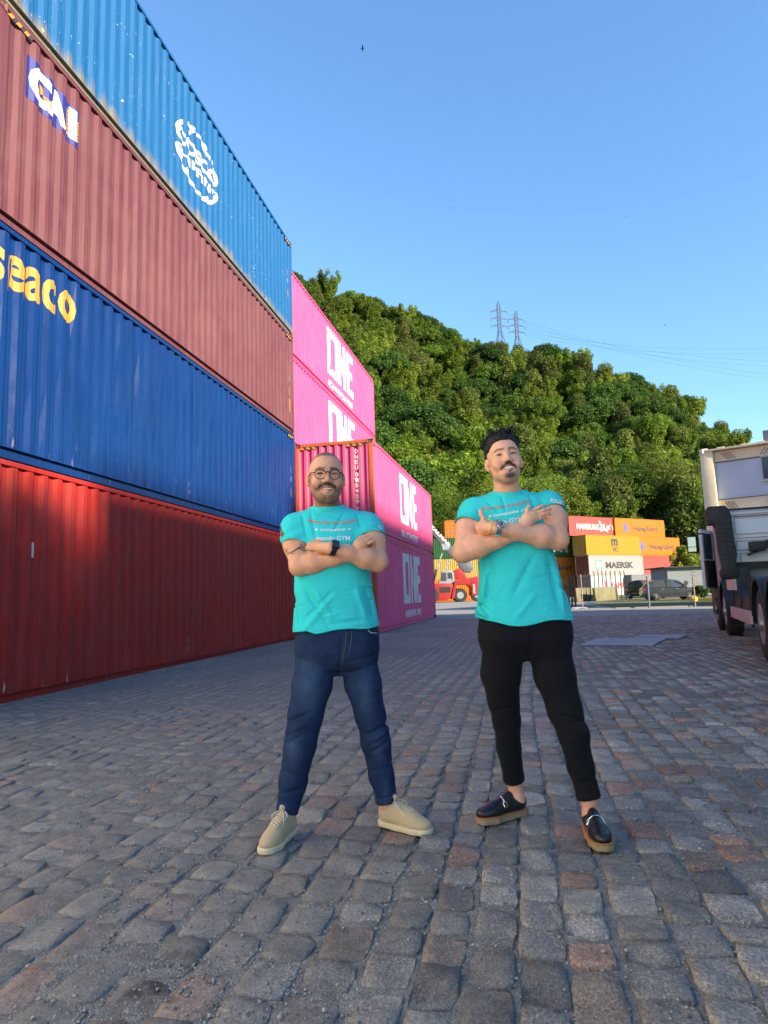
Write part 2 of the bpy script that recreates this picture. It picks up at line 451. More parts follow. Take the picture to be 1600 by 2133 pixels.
# blue logo panel with white letters on the maroon side
LX = lambda x: .60+(x-.46)*(1.65-.60)/1.6
LZ = lambda z: 1.93+(z-1.66)*(2.58-1.93)/.96
def sc(p): return np.stack([LX(p[0][:, 0]), LZ(p[0][:, 1])], 1), p[1]
lettering('logo_panel', sc((np.array([(.46, 1.72), (2.06, 1.66), (2.06, 2.52), (.46, 2.62)]), [(0, 1, 2, 3)])), M_ROYAL, c_mar, LMAR, 0, 0)
lettering('logo_letter', sc(shift(fit('C', .62, .74, .06), .52, 1.80)), M_WHITE, c_mar, LMAR, 0, 0, off=.006)
lettering('logo_letter', sc(shift(fit('A', .56, .70, .06), 1.06, 1.80)), M_WHITE, c_mar, LMAR, 0, 0, off=.006)
lettering('logo_letter', sc(rect2d(1.76, 1.78, 1.98, 2.48)), M_WHITE, c_mar, LMAR, 0, 0, off=.006)
lettering('logo_sun', sc((np.array([(.86+.09*math.cos(R(a)), 2.16+.10*math.sin(R(a))) for a in range(0, 360, 24)]), [tuple(range(15))])), M_GOLD, c_mar, LMAR, 0, 0, off=.008)
lettering('logo_rays', sc(join2d(*[(np.array([(.94, 2.10-.02*k), (1.16, 2.03-.035*k), (1.16, 2.045-.035*k), (.94, 2.115-.02*k)]), [(0, 1, 2, 3)]) for k in range(4)],
          *[rect2d(1.64, 1.80+.10*k, 1.75, 1.87+.10*k) for k in range(6)], *[rect2d(1.99, 1.80+.07*k, 2.03, 1.85+.07*k) for k in range(7)])), M_GOLD, c_mar, LMAR, 0, 0, off=.008)
# round emblem on the sky blue side
em = join2d(ring2d(0, 0, .97, .68, .085, 60, 14, 166), ring2d(0, 0, .97, .68, .085, 60, 194, 346), ring2d(0, .16, .46, .52, .07, 40, 30, 150), ring2d(0, -.2, .62, .48, .07, 40, 210, 330))
lettering('emblem', em, M_WHITE, c_sky, LLEN, 6.19, 1.42)
lettering('lettering', fit('COSCO', 1.8, .31, .045), M_WHITE, c_sky, LLEN, 5.29, 1.40, off=.005)
lettering('lettering', fit('SHIPPING', 1.8, .20, .03), M_WHITE, c_sky, LLEN, 5.29, 1.12, off=.005)

def one_logo(t, L, x, z, s=1.):
    k = np.array([s*1.32, s*1.06])
    O = join2d(rect2d(0, 0, .34, 2.0), rect2d(.34, 1.66, .86, 2.0), rect2d(.34, 0, .86, .34), rect2d(.86, 0, 1.20, 2.0))
    Nn = join2d(rect2d(1.28, 0, 1.58, 2.0), (np.array([(1.58, 1.9), (1.58, 1.2), (1.98, .1), (1.98, .85)]), [(0, 1, 2, 3)]), rect2d(1.98, .0, 2.28, 2.0))
    E = join2d(rect2d(2.44, 0, 2.78, 2.0), rect2d(2.78, 1.66, 3.30, 2.0), rect2d(2.78, .84, 3.24, 1.18), rect2d(2.78, 0, 3.30, .34))
    for p in (O, Nn, E): lettering('logo_letter', (p[0]*k, p[1]), M_WHITE, t, L, x, z)
    lettering('lettering', fit('OCEAN NETWORK EXPRESS', 4.2*s, .30*s, .05), M_WHITE, t, L, x+.05, z-.58*s)
PRZ = R(90)-math.atan(.0044)
PL = 31.82-19.29; PUL = PL
GP = 'magenta containers with white block letters'
def ploc(x, y, tier): return (x+.0044*(y-20), y, HC*tier)
pk = {}
for key, x, y, tier, lab in (('lo', -4.261, 19.29, 0, 'magenta container on the cobbles with big white block letters, behind the man in glasses'),
                             ('mid', -4.261, 19.29, 1, 'magenta container with rusty corner post and worn end, resting on the lowest magenta one'),
                             ('up', -6.788, 31.27-PUL, 2, 'bright magenta container just above the worn end, its lettering cut off below'),
                             ('top', -6.788, 31.27-PUL, 3, 'topmost bright magenta container against the hillside')):
    low = key in ('lo', 'mid')
    t = container(lab, ploc(x, y, tier), PRZ, PL if low else PUL, side=P_PINK, post=P_RUSTRED if low else P_PINK, end='panel', endmat=P_PINKEND if low else P_PINK, group=GP)
    pk[key] = t
one_logo(pk['lo'], PL, 4.55, .78, .86); one_logo(pk['mid'], PL, 4.35, .80, .86)
one_logo(pk['up'], PUL, 4.75, .80, .86); one_logo(pk['top'], PUL, 4.75, .80, .86)
for key in ('mid', 'lo'):
    for x in (PL-.35,): lettering('placard', rect2d(x, 1.05, x+.13, 1.22), M_WHITE, pk[key], PL, 0, 0)
# hazard stripes and the stacked number on the worn end that faces us
def end_mark(t, shape, mat, name, off=.004):
    v, f = shape; MB().add([(.02-off if abs(off) > .02 else .016-off, p[0], p[1]) for p in v], f).build(name, mat, t)
for y0 in (.20, 1.66):
    for k in range(6):
        a = y0+k*.095
        end_mark(pk['mid'], (np.array([(a, HC-.185), (a+.095, HC-.185), (a+.145, HC-.112), (a+.05, HC-.112)]), [(0, 1, 2, 3)]), M_GOLD if k % 2 else M_BLACK, 'hazard_stripe', off=.012)
for k, ch in enumerate('ONEU0154297'):
    v, f = fit(ch, .11, .13, .03); v[:, 0] = .13-v[:, 0]
    vv = v + np.array([.43, HC-.42-.165*k-(.05 if k > 3 else 0)-(.07 if k > 9 else 0)])
    end_mark(pk['mid'], (vv, f), M_WHITE, 'number_marks')
# the two hidden boxes that carry the upper magenta pair
for tier in (0, 1):
    container('magenta container hidden in the row behind, %s' % ('on the ground' if tier == 0 else 'under the upper magenta pair'),
              ploc(-6.788, 31.27-PUL, tier), PRZ, PUL, side=P_PINK, detail=1, hazard=False)

# unseen containers added beside and behind the camera, pale to bounce sunlight
for tier, (sd, lab) in enumerate(((P_PALE, 'pale container added unseen to bounce sunlight, bottom of the stack nearest the photographer'), (P_PALE, 'white container added unseen to bounce sunlight, second up in the stack nearest the photographer'), (P_PALE, 'cream white container added unseen to bounce sunlight, third up, nearest the photographer'), (P_PALE, 'white container added unseen to bounce sunlight, topmost in the stack nearest the photographer'))):
    for yy_, w_ in ((-6.3, ''), (-18.8, ', one stack further back')): container(lab.replace('nearest the photographer', 'further behind') if w_ else lab, (-5.72-.02*(yy_+6.3)*-1, yy_, HC*tier), lrz, 12.19, side=sd, group='added bounce containers behind the photographer', detail=1, hazard=False)
# ------------------------------------------------------------------ ground, cobbles, plates
def bed_material():
    g = G('gritty_joint_sand'); v = g.coord('Object')
    a = g.noise(v, .8, 5, .6); b = g.noise(v, 14, 6, .7); pb = g.vor(v, 130)
    col = g.ramp(b, (.25, (.11, .103, .095)), (.5, (.20, .19, .175)), (.75, (.32, .305, .28)))
    col = g.mix(g.math('MULTIPLY', g.ramp(a, (.4, 0.), (.7, 1.)), .45), col, (.15, .135, .12))
    col = g.mix(g.math('MULTIPLY', g.ramp(pb, (.0, 1.), (.22, 0.)), .35), col, (.36, .345, .32))
    h = g.math('ADD', g.math('MULTIPLY', b, .5), g.math('MULTIPLY', pb, -.5))
    return g.done(col, .92, 0, g.bump(h, .8, .012), spec=.2)
M_BED = bed_material()
def far_cobble_material():
    g = G('distant_cobbles'); v = g.coord('Object', (1/.18, 1/.25, 1))
    br = g.n('ShaderNodeTexBrick', offset=.5, squash=1.)
    return None
def stone_material():
    g = G('cobblestone'); v = g.coord('Object'); tone = g.attr('tone')
    n1 = g.noise(v, 9, 4, .6); n2 = g.noise(v, 95, 4, .7)
    st = g.noise(g.coord('Object', (60, 14, 30)), 3.2, 4, .65)
    fl = g.vor(v, 150); fl2 = g.vor(v, 62)
    col = g.mix(1., tone, g.ramp(n1, (.3, .72), (.7, 1.25)), 'MULTIPLY')
    col = g.mix(1., col, g.ramp(n2, (.3, .38), (.53, 1.), (.72, 2.1)), 'MULTIPLY')
    col = g.mix(.55, col, g.mix(1., col, g.ramp(st, (.35, .6), (.65, 1.5)), 'MULTIPLY'))
    col = g.mix(g.math('MULTIPLY', g.ramp(fl, (.06, 1.), (.19, 0.)), .55), col, (.55, .54, .53))
    col = g.mix(g.math('MULTIPLY', g.ramp(fl2, (.05, 1.), (.17, 0.)), .40), col, (.50, .49, .48))
    # dust lying over the stones in drifts, heavier towards the container side
    du = g.noise(v, 1.1, 6, .65); du2 = g.noise(v, 22, 4, .65)
    px = g.sep(v)[0]
    bias = g.math('MULTIPLY_ADD', px, -.10, .07)
    dm = g.ramp(g.math('ADD', g.math('ADD', g.math('MULTIPLY', du, .75), g.math('MULTIPLY', du2, .35)), bias), (.52, 0.), (.78, 1.))
    col = g.mix(g.math('MULTIPLY', dm, .62), col, g.ramp(du2, (.3, (.17, .158, .143)), (.7, (.28, .265, .245))))
    # a spilled-oil patch
    s = g.sep(v); dx = g.math('MULTIPLY', g.math('ADD', s[0], 1.10), 7.0); dy = g.math('MULTIPLY', g.math('SUBTRACT', s[1], 1.93), 3.2)
    oil = g.math('ADD', g.math('ADD', g.math('MULTIPLY', dx, dx), g.math('MULTIPLY', dy, dy)), g.math('MULTIPLY', du2, 1.2))
    col = g.mix(g.math('MULTIPLY', g.ramp(oil, (.55, 1.), (1.0, 0.)), .7), col, (.012, .011, .010))
    h = g.math('ADD', g.math('MULTIPLY', n2, .5), g.math('ADD', g.math('MULTIPLY', st, .6), g.math('MULTIPLY', n1, .8)))
    return g.done(col, g.ramp(n1, (.3, .55), (.7, .8)), 0, g.bump(h, .8, .012), spec=.4)
M_STONE = stone_material()
def concrete_material(name, lo, hi, sc=1.):
    g = G(name); v = g.coord('Object'); a = g.noise(v, .25*sc, 6, .65); b = g.noise(v, 6*sc, 6, .7)
    col = g.mix(.45, g.ramp(a, (.3, lo), (.7, hi)), g.ramp(b, (.3, lo), (.7, hi)))
    return g.done(col, .9, 0, g.bump(b, .35, .02), spec=.2)
M_CONC = concrete_material('worn_yard_concrete', (.20, .19, .175), (.30, .285, .26))
def verge_material():
    g = G('mossy_gravel'); v = g.coord('Object'); a = g.noise(v, .5, 6, .7); b = g.noise(v, 9, 6, .7)
    col = g.ramp(a, (.32, (.17, .155, .11)), (.5, (.13, .14, .06)), (.66, (.075, .10, .028)))
    col = g.mix(.4, col, g.ramp(b, (.3, (.06, .07, .03)), (.7, (.24, .22, .16))))
    return g.done(col, .95, 0, g.bump(b, .6, .05), spec=.1)
M_VERGE = verge_material()
def sheet(name, x0, y0, x1, y1, z, mat, nx=2, ny=2, amp=0.):
    xs = np.linspace(x0, x1, nx); ys = np.linspace(y0, y1, ny)
    X, Y = np.meshgrid(xs, ys, indexing='ij'); Z = np.full_like(X, z)
    if amp: Z += amp*(np.sin(X*37+3*np.sin(Y*11))*np.sin(Y*31+2*np.sin(X*17)) + rng.normal(0, .6, X.shape))
    v = np.stack([X, Y, Z], -1).reshape(-1, 3)
    i = np.arange(nx*ny).reshape(nx, ny); f = np.stack([i[:-1, :-1], i[1:, :-1], i[1:, 1:], i[:-1, 1:]], -1).reshape(-1, 4)
    me = bpy.data.meshes.new(name); me.from_pydata(v.tolist(), [], f.tolist())
    if amp: smooth(me)
    o = link_mesh(name, me, mat); o['kind'] = 'structure'; return o
sheet('ground', -900, -300, 900, 1500, -.060, M_VERGE)
yard = sheet('yard', -26, .4, 22, 29.0, -.001, M_BED)
M_CONC2 = concrete_material('bounce_concrete', (.60, .56, .50), (.70, .66, .58))
sheet('bounce_ground', -40, -60, 40, .4, -.005, M_CONC2)  # added unseen ground behind the camera, kept pale to bounce sunlight forward
near_bed = sheet('joint_bed', -3.4, 1.0, 3.2, 7.2, .0025, M_BED, 300, 280, .0030)
conc = sheet('concrete_apron', -60, 28.6, 60, 37.9, -.004, M_CONC)
sheet('access_road', -60, 37.9, 6.4, 140, -.008, M_CONC)
verge = sheet('verge', 4.6, 38.0, 60, 62, .004, M_VERGE)

# cobbles: columns run away from the camera, each a little out of line with the next
def stone_proto(nv, seed, flat=False):
    r = np.random.default_rng(seed); n = nv
    a = np.arange(n)*2*np.pi/n + np.pi/n
    sq = 8.0; rr = (np.abs(np.cos(a))**sq + np.abs(np.sin(a))**sq)**(-1/sq)
    rr = rr*(1+r.normal(0, .042, n)); o = np.stack([np.cos(a)*rr, np.sin(a)*rr], 1)
    if flat:
        v = np.vstack([np.c_[o*.5, np.full(n, -.02)], np.c_[o*.47, np.full(n, .004)], [[0, 0, .007]]])
        f = [(i, (i+1) % n, n+(i+1) % n, n+i) for i in range(n)] + [(n+i, n+(i+1) % n, 2*n) for i in range(n)]
    else:
        tilt = r.normal(0, .006, 2)
        z1 = .0085+r.normal(0, .0014, n); z2 = .0115+r.normal(0, .0016, n)+o@tilt; z3 = .0120+r.normal(0, .0016, n)+(o*.5)@tilt
        v = np.vstack([np.c_[o*.5, np.full(n, -.03)], np.c_[o*.496, z1], np.c_[o*.478, z2], np.c_[o*.24, z3], [[0, 0, .0125]]])
        f = []
        for k in range(3): f += [(k*n+i, k*n+(i+1) % n, (k+1)*n+(i+1) % n, (k+1)*n+i) for i in range(n)]
        f += [(3*n+i, 3*n+(i+1) % n, 4*n) for i in range(n)]
    return v, f
def tone():
    u = random.random()
    if u < .11: c = np.array((.255, .155, .122))
    elif u < .20: c = np.array((.215, .170, .140))
    elif u < .58: c = np.array((.165, .160, .158))
    elif u < .82: c = np.array((.200, .193, .186))
    else: c = np.array((.240, .230, .218))
    return c*np.array((1.09, 1., .89))*random.uniform(.62, 1.55)
stones = []                                            # x, y, w, l, rot, tone
x = -13.5
while x < 12.5:
    w = random.uniform(.115, .172); y = 1.15+random.random()*.2; drift = random.uniform(-.01, .01); ph = random.random()*6
    while y < 28.7:
        l = random.uniform(.12, .245)
        xx = x+w/2+.03*math.sin(y*.7+x*.25)+drift*math.sin(y*2+ph)
        P = Vector((xx, y, 0))-CAM; zc = P.dot(FWD)
        if zc > .8:
            u = P.dot(RIGHT)/zc*FPX
            if -1150 < u < 1700 and xx < 9.5 and not (xx < -6.35 and y > 6) and not (xx < -4.3 and y > 19.2):
                stones.append((xx, y+l/2, w*random.uniform(.93, 1.02), l*random.uniform(.95, 1.0), random.gauss(0, .055), tone(), zc))
        y += l+random.uniform(.008, .026)
    x += w+random.uniform(.008, .022)
stones.sort(key=lambda s: s[6])
def seen(s):
    P = Vector((s[0], s[1], 0))-CAM; zc = P.dot(FWD); u = P.dot(RIGHT)/zc*FPX; v = -P.dot(UP)/zc*FPX
    return abs(u) < 810 and v < 1075
near = [s for s in stones if seen(s)][:300]; nearset = set(id(s) for s in near)
protos = [stone_proto(12, k) for k in range(14)]; fprotos = [stone_proto(8, 50+k, True) for k in range(10)]
def place(s, proto):
    xx, yy, w, l, rot, tn, zc = s; v = proto[0]*np.array([w, l, 1.]); c, sn = math.cos(rot), math.sin(rot)
    sink = .004*math.sin(xx*1.9)*math.sin(yy*1.3) - .0045*min(1., max(0., -xx-.5))
    return np.c_[v[:, 0]*c-v[:, 1]*sn+xx, v[:, 0]*sn+v[:, 1]*c+yy, v[:, 2]+sink]
def set_tone(me, cols):
    at_ = me.attributes.new('tone', 'FLOAT_COLOR', 'POINT')
    at_.data.foreach_set('color', np.c_[cols, np.ones(len(cols))].astype(np.float32).ravel())
for k, s in enumerate(near):
    pr = protos[k % 14]; v = place(s, pr)
    me = bpy.data.meshes.new('cobblestone'); me.from_pydata(v.tolist(), [], pr[1]); smooth(me)
    set_tone(me, np.tile(s[5], (len(v), 1))); link_mesh('cobblestone', me, M_STONE, yard)
VV = []; FF = []; CC = []; n0 = 0
for k, s in enumerate(stones):
    if id(s) in nearset: continue
    pr = protos[k % 14] if s[6] < 7 else fprotos[k % 10]
    v = place(s, pr); VV.append(v); FF += [tuple(i+n0 for i in q) for q in pr[1]]; CC.append(np.tile(s[5], (len(v), 1))); n0 += len(v)
me = bpy.data.meshes.new('cobblestones'); me.from_pydata(np.vstack(VV).tolist(), [], FF); smooth(me); set_tone(me, np.vstack(CC))
ob = link_mesh('distant_cobblestones', me, M_STONE, yard); ob['kind'] = 'stuff'

# loose grit in the joints
ico = bmesh.new(); bmesh.ops.create_icosphere(ico, subdivisions=1, radius=1)
iv = np.array([w.co[:] for w in ico.verts]); ifc = [tuple(w.index for w in f.verts) for f in ico.faces]; ico.free()
VV = []; FF = []; CC = []; n0 = 0
cnt = 0
while cnt < 14000:
    yy = 1.5+3.6*random.random()**1.6; xx = random.uniform(-.62, .33)*(yy+.6)
    if random.random() > (.85 if xx < -.35 else .45): continue
    cl = math.sin(xx*5.1+1.3*math.sin(yy*3.3))*math.sin(yy*4.3+xx)
    if cl < random.uniform(-.9, .7): continue
    r_ = random.uniform(.0018, .0046)*(1.8 if random.random() < .07 else 1)
    v = iv*np.array([r_*random.uniform(.8, 1.4), r_*random.uniform(.8, 1.4), r_*.75])*(1+rng.normal(0, .12, (len(iv), 1)))
    v = v+np.array([xx, yy, (.0115 if random.random() < .22 else .002)+r_*.3]); VV.append(v); FF += [tuple(i+n0 for i in q) for q in ifc]; n0 += len(v)
    CC.append(np.tile(np.array((.26, .25, .235))*random.uniform(.55, 1.5), (len(v), 1))); cnt += 1
me = bpy.data.meshes.new('loose_grit'); me.from_pydata(np.vstack(VV).tolist(), [], FF); smooth(me); set_tone(me, np.vstack(CC))
g = G('grit'); gm = g.done(g.attr('tone'), .9, spec=.2)
tag(link_mesh('loose_grit', me, gm), 'loose grey grit scattered in the cobble joints', 'grit', kind='stuff')

# two steel plates laid on the cobbles
g = G('plate_steel'); v = g.coord(); n1 = g.noise(v, 1.2, 6, .6); n2 = g.noise(v, 30, 4)
M_PLATE = g.done(g.ramp(n1, (.3, (.20, .22, .26)), (.7, (.30, .32, .36))), g.ramp(n2, (.3, .45), (.7, .65)), .35, g.bump(n2, .15, .005))
for nm, q, lab in (('a', [(1208, 1346.5), (1361, 1346.5), (1388, 1333), (1243, 1332)], 'larger steel plate lying on the cobbles beside the man in black trousers'),
                   ('b', [(1320, 1331), (1416, 1332), (1434, 1324.5), (1335, 1324.5)], 'smaller steel plate lying on the cobbles, towards the truck')):
    ps = [ground(*p) for p in q]; t = empty('steel_plate', (ps[0].x, ps[0].y, 0), 0, lab, 'steel plate', 'steel plates on the cobbles')
    o = Vector((ps[0].x, ps[0].y, 0)); poly = [((p-o).x, (p-o).y) for p in ps]
    MB().prism(poly, .016, .030, 'z').build('plate', M_PLATE, t)
    a, b = Vector(poly[0]), Vector(poly[1]); c, d = Vector(poly[3]), Vector(poly[2])
    MB().bar((*a.lerp(c, .45), .033), (*b.lerp(d, .45), .033), .05, .012).build('weld_seam', M_PLATE, t)
# ------------------------------------------------------------------ wooded hill
SIL = [(300, 470), (420, 500), (520, 530), (600, 560), (640, 580), (700, 592), (760, 605), (830, 632), (900, 667), (960, 694), (1030, 720), (1080, 727),
       (1130, 733), (1200, 750), (1260, 770), (1330, 781), (1400, 803), (1450, 836), (1500, 870), (1550, 905), (1600, 928), (1680, 965), (1800, 1010), (2000, 1060)]
def azel(px, py):
    d = FWD + RIGHT*((px-800)/FPX) - UP*((py-1066.5)/FPX); d.normalize()
    return math.atan2(d.x, d.y), math.asin(d.z)
AE = sorted(azel(*p) for p in SIL); AZ = np.array([a for a, e in AE]); EL = np.array([e for a, e in AE])
def ridge_r(a): return np.interp(a, [-.75, -.35, 0., .3, .5], [330, 330, 310, 265, 240])
def ridge_h(a):
    e = np.interp(a, AZ, EL); r = ridge_r(a); return np.maximum(4, r*np.tan(e)+CAMH-np.interp(a, [-.3, .1, .35], [12.5, 14, 17.5]))
R_FOOT = 112.
def terrain(x, y):
    """height of the hill above the yard at world x,y"""
    a = np.arctan2(x, y); r = np.hypot(x, y); rr = ridge_r(a); hh = ridge_h(a)
    t = np.clip((r-R_FOOT)/(rr-R_FOOT), 0, 1.6)
    up = np.where(t < 1, hh*(t**1.12*(1-.10*np.sin(t*np.pi)))**1.0, hh*(1-.35*(t-1)))
    bump = 5.5*np.sin(x*.031+1.1)*np.sin(y*.027+.4) + 3.2*np.sin(x*.071+y*.05) + 1.8*np.sin(x*.13-y*.11+2)
    return np.where(r > R_FOOT, up + bump*np.clip(t*2.2, 0, 1)*np.clip((1.06-t)*3.5, .12, 1), 0.)
na, nr = 110, 70
A_, T_ = np.meshgrid(np.linspace(-.80, .62, na), np.linspace(0, 1.45, nr), indexing='ij')
RR = R_FOOT-3+(ridge_r(A_)-R_FOOT)*T_; X_ = RR*np.sin(A_); Y_ = RR*np.cos(A_); Z_ = terrain(X_, Y_)-.1
idx = np.arange(na*nr).reshape(na, nr)
me = bpy.data.meshes.new('hill'); me.from_pydata(np.stack([X_, Y_, Z_], -1).reshape(-1, 3).tolist(), [],
    np.stack([idx[:-1, :-1], idx[1:, :-1], idx[1:, 1:], idx[:-1, 1:]], -1).reshape(-1, 4).tolist()); smooth(me)
g = G('forest_floor'); v = g.coord(); n1 = g.noise(v, .12, 5); n2 = g.noise(v, 1.5, 5)
M_FLOOR = g.done(g.mix(.5, g.ramp(n1, (.3, (.022, .042, .010)), (.7, (.05, .075, .018))), g.ramp(n2, (.3, (.018, .034, .009)), (.75, (.06, .08, .026)))), .95, 0, g.bump(n2, 1., .6), spec=.1)
tag(link_mesh('hill', me, M_FLOOR), kind='structure')

def leaf_material(name, c, c2, trans=.38):
    g = G(name); oi = g.n('ShaderNodeObjectInfo').outputs['Random']; sh = g.attr('shade', 'Fac')
    hue = g.ramp(oi, (0., c), (.5, tuple((a+b)/2 for a, b in zip(c, c2))), (1., c2))
    col = g.mix(1., hue, g.ramp(sh, (0., .55), (1., 1.45)), 'MULTIPLY')
    br = g.math('MULTIPLY_ADD', g.math('FRACT', g.math('MULTIPLY', oi, 7.31)), .7, .65)
    cc = g.n('ShaderNodeCombineColor'); [g.put(cc.inputs[i], br) for i in range(3)]
    col = g.mix(1., col, cc.outputs[0], 'MULTIPLY')
    b = g.done(col, .62, spec=.25)
    tr = g.n('ShaderNodeBsdfTranslucent'); g.put(tr.inputs[0], g.mix(1., col, (1.15, 1.25, .55), 'MULTIPLY'))
    mx = g.n('ShaderNodeMixShader'); mx.inputs[0].default_value = trans
    out = g.nt.nodes['Material Output']
    g.nt.links.new(g.b.outputs[0], mx.inputs[1]); g.nt.links.new(tr.outputs[0], mx.inputs[2]); g.nt.links.new(mx.outputs[0], out.inputs[0])
    return b
M_LEAF = [leaf_material('broad_leaves', (.062, .135, .018), (.100, .160, .022)),
          leaf_material('yellowish_leaves', (.140, .185, .025), (.105, .175, .020)),
          leaf_material('deep_green_leaves', (.038, .094, .016), (.062, .118, .020)),
          leaf_material('dry_olive_leaves', (.118, .142, .032), (.096, .130, .026))]
M_BARK = plain('bark', (.10, .075, .05), .9, 0, .4, 4)

def crown_mesh(name, seed, rx, rz, clumps, leaves, leaf, mat, kind='round', base=1.5):
    """crown of many small leaf faces gathered in uneven clumps; the height of the crown base above the root is `base`"""
    r = np.random.default_rng(seed); V = []; S = []
    for k in range(clumps):
        u = r.normal(size=3); u /= np.linalg.norm(u)
        if kind == 'round':
            u[2] = abs(u[2])*1.1-.35
            c = u*np.array([rx, rx, rz])*(.40+.62*r.random()**.7); cr = rx*r.uniform(.15, .30)
        elif kind == 'bamboo':
            t = r.random(); a = r.random()*6.28; lean = rx*(.15+.85*t**1.5)
            c = np.array([math.cos(a)*lean, math.sin(a)*lean, rz*(2*t-1)-.25*rz*t**3]); cr = rx*r.uniform(.16, .28)
        else:
            t = r.random(); a = r.random()*6.28; c = np.array([math.cos(a)*rx*(1-t*.75)*.75, math.sin(a)*rx*(1-t*.75)*.75, rz*(2*t-1)]); cr = rx*r.uniform(.25, .4)
        n = leaves; d = r.normal(size=(n, 3)); d /= np.linalg.norm(d, axis=1)[:, None]
        p = c + d*cr*(.55+.5*r.random((n, 1)))*np.array([1, 1, .8 if kind != 'bamboo' else 1.5])
        nrm = d*.7+r.normal(0, .55, (n, 3))+np.array([0, 0, .45]); nrm /= np.linalg.norm(nrm, axis=1)[:, None]
        t1 = np.cross(nrm, r.normal(size=(n, 3))); t1 /= np.linalg.norm(t1, axis=1)[:, None]; t2 = np.cross(nrm, t1)
        s = leaf*r.uniform(.6, 1.35, (n, 1)); e = .55 if kind != 'bamboo' else .28
        q = np.stack([p-t1*s, p+t2*s*e-nrm*s*.12, p+t1*s, p-t2*s*e-nrm*s*.12], 1)
        V.append(q.reshape(-1, 3)); S.append(np.repeat(np.clip(.5+r.normal(0, .16, n)+r.normal(0, .10), 0, 1), 4))
    V = np.vstack(V); V[:, 2] += base+rz; S = np.hstack(S); m = len(V)//4
    me = bpy.data.meshes.new(name); me.vertices.add(len(V)); me.vertices.foreach_set('co', V.astype(np.float32).ravel())
    me.loops.add(len(V)); me.loops.foreach_set('vertex_index', np.arange(len(V), dtype=np.int32))
    me.polygons.add(m); me.polygons.foreach_set('loop_start', np.arange(0, len(V), 4, dtype=np.int32))
    me.update(calc_edges=True)
    at_ = me.attributes.new('shade', 'FLOAT', 'POINT'); at_.data.foreach_set('value', S.astype(np.float32))
    me.materials.append(mat); return me
# prototypes for the mass of forest (not linked on their own; the forest places them)
protos_t = []
for k, (rx, rz, cl, lv, lf, mt, kd, bs) in enumerate([
        (4.4, 3.6, 150, 90, .23, 0, 'round', 2.0), (5.0, 4.4, 170, 90, .24, 2, 'round', 2.2), (3.4, 3.0, 95, 85, .24, 1, 'round', 1.5),
        (3.6, 5.2, 140, 85, .22, 3, 'tall', 1.0), (3.4, 6.0, 110, 90, .34, 1, 'bamboo', .5), (4.8, 3.0, 140, 90, .23, 0, 'round', 1.6), (2.6, 2.0, 60, 75, .20, 1, 'round', .4)]):
    me = crown_mesh('forest_crown', 100+k, rx, rz, cl, lv, lf, M_LEAF[mt], kd, bs)
    o = bpy.data.objects.new('forest_crown', me); protos_t.append(o)
# scatter
pts = []; pid = []; psc = []; prot = []
def scatter(n, rmin, rmax, amin, amax, weights, smin, smax, cs=3.4):
    k = 0; cell = {}
    tries = 0
    while k < n and tries < n*12:
        tries += 1
        a = random.uniform(amin, amax); t = random.random()
        r0 = rmin+(rmax-rmin)*t
        r_ = R_FOOT+(float(ridge_r(a))-R_FOOT)*r0
        if random.random() > r_/float(ridge_r(a))*1.1: continue
        x, y = r_*math.sin(a), r_*math.cos(a); key = (int(x//cs), int(y//cs))
        if key in cell: continue
        cell[key] = 1; z = float(terrain(np.array(x), np.array(y)))
        pts.append((x, y, z-.3)); pid.append(random.choices(range(7), weights)[0]); psc.append(random.uniform(smin, smax)); prot.append(random.uniform(0, 6.28)); k += 1
scatter(1500, .03, 1.05, -.62, .52, (4, 3, 4, 4, 6, 3, 2), .6, 1.25, 4.8)
scatter(420, .05, 1.0, -.62, .52, (4, 5, 1, 5, 6, 3, 0), 1.1, 1.7, 8.)
scatter(2600, .02, 1.07, -.62, .52, (2, 1, 6, 1, 3, 2, 9), .5, .95, 3.)
scatter(150, .96, 1.03, -.62, .50, (3, 3, 0, 3, 1, 3, 0), .9, 1.5)
fm = bpy.data.meshes.new('forest'); fm.from_pydata(pts, [], [])
for nm, tp, dat in (('pid', 'INT', pid), ('psc', 'FLOAT', psc), ('prot', 'FLOAT', prot)):
    a_ = fm.attributes.new(nm, tp, 'POINT'); a_.data.foreach_set('value', dat)
forest = link_mesh('forest', fm); tag(forest, 'dense green forest covering the hillside behind the yard', 'forest', kind='stuff')
ng = bpy.data.node_groups.new('forest_trees', 'GeometryNodeTree')
ng.interface.new_socket('Geometry', in_out='INPUT', socket_type='NodeSocketGeometry'); ng.interface.new_socket('Geometry', in_out='OUTPUT', socket_type='NodeSocketGeometry')
gi = ng.nodes.new('NodeGroupInput'); go = ng.nodes.new('NodeGroupOutput'); iop = ng.nodes.new('GeometryNodeInstanceOnPoints')
g2i = ng.nodes.new('GeometryNodeGeometryToInstance')
for o in reversed(protos_t):
    oi = ng.nodes.new('GeometryNodeObjectInfo'); oi.inputs[0].default_value = o; oi.transform_space = 'ORIGINAL'; oi.inputs['As Instance'].default_value = True
    ng.links.new(oi.outputs['Geometry'], g2i.inputs[0])
def nattr(nm, tp):
    x = ng.nodes.new('GeometryNodeInputNamedAttribute'); x.data_type = tp; x.inputs[0].default_value = nm; return x.outputs[0]
ng.links.new(gi.outputs[0], iop.inputs['Points']); ng.links.new(g2i.outputs[0], iop.inputs['Instance'])
iop.inputs['Pick Instance'].default_value = True
ng.links.new(nattr('pid', 'INT'), iop.inputs['Instance Index'])
cx = ng.nodes.new('ShaderNodeCombineXYZ'); ng.links.new(nattr('prot', 'FLOAT'), cx.inputs[2]); ng.links.new(cx.outputs[0], iop.inputs['Rotation'])
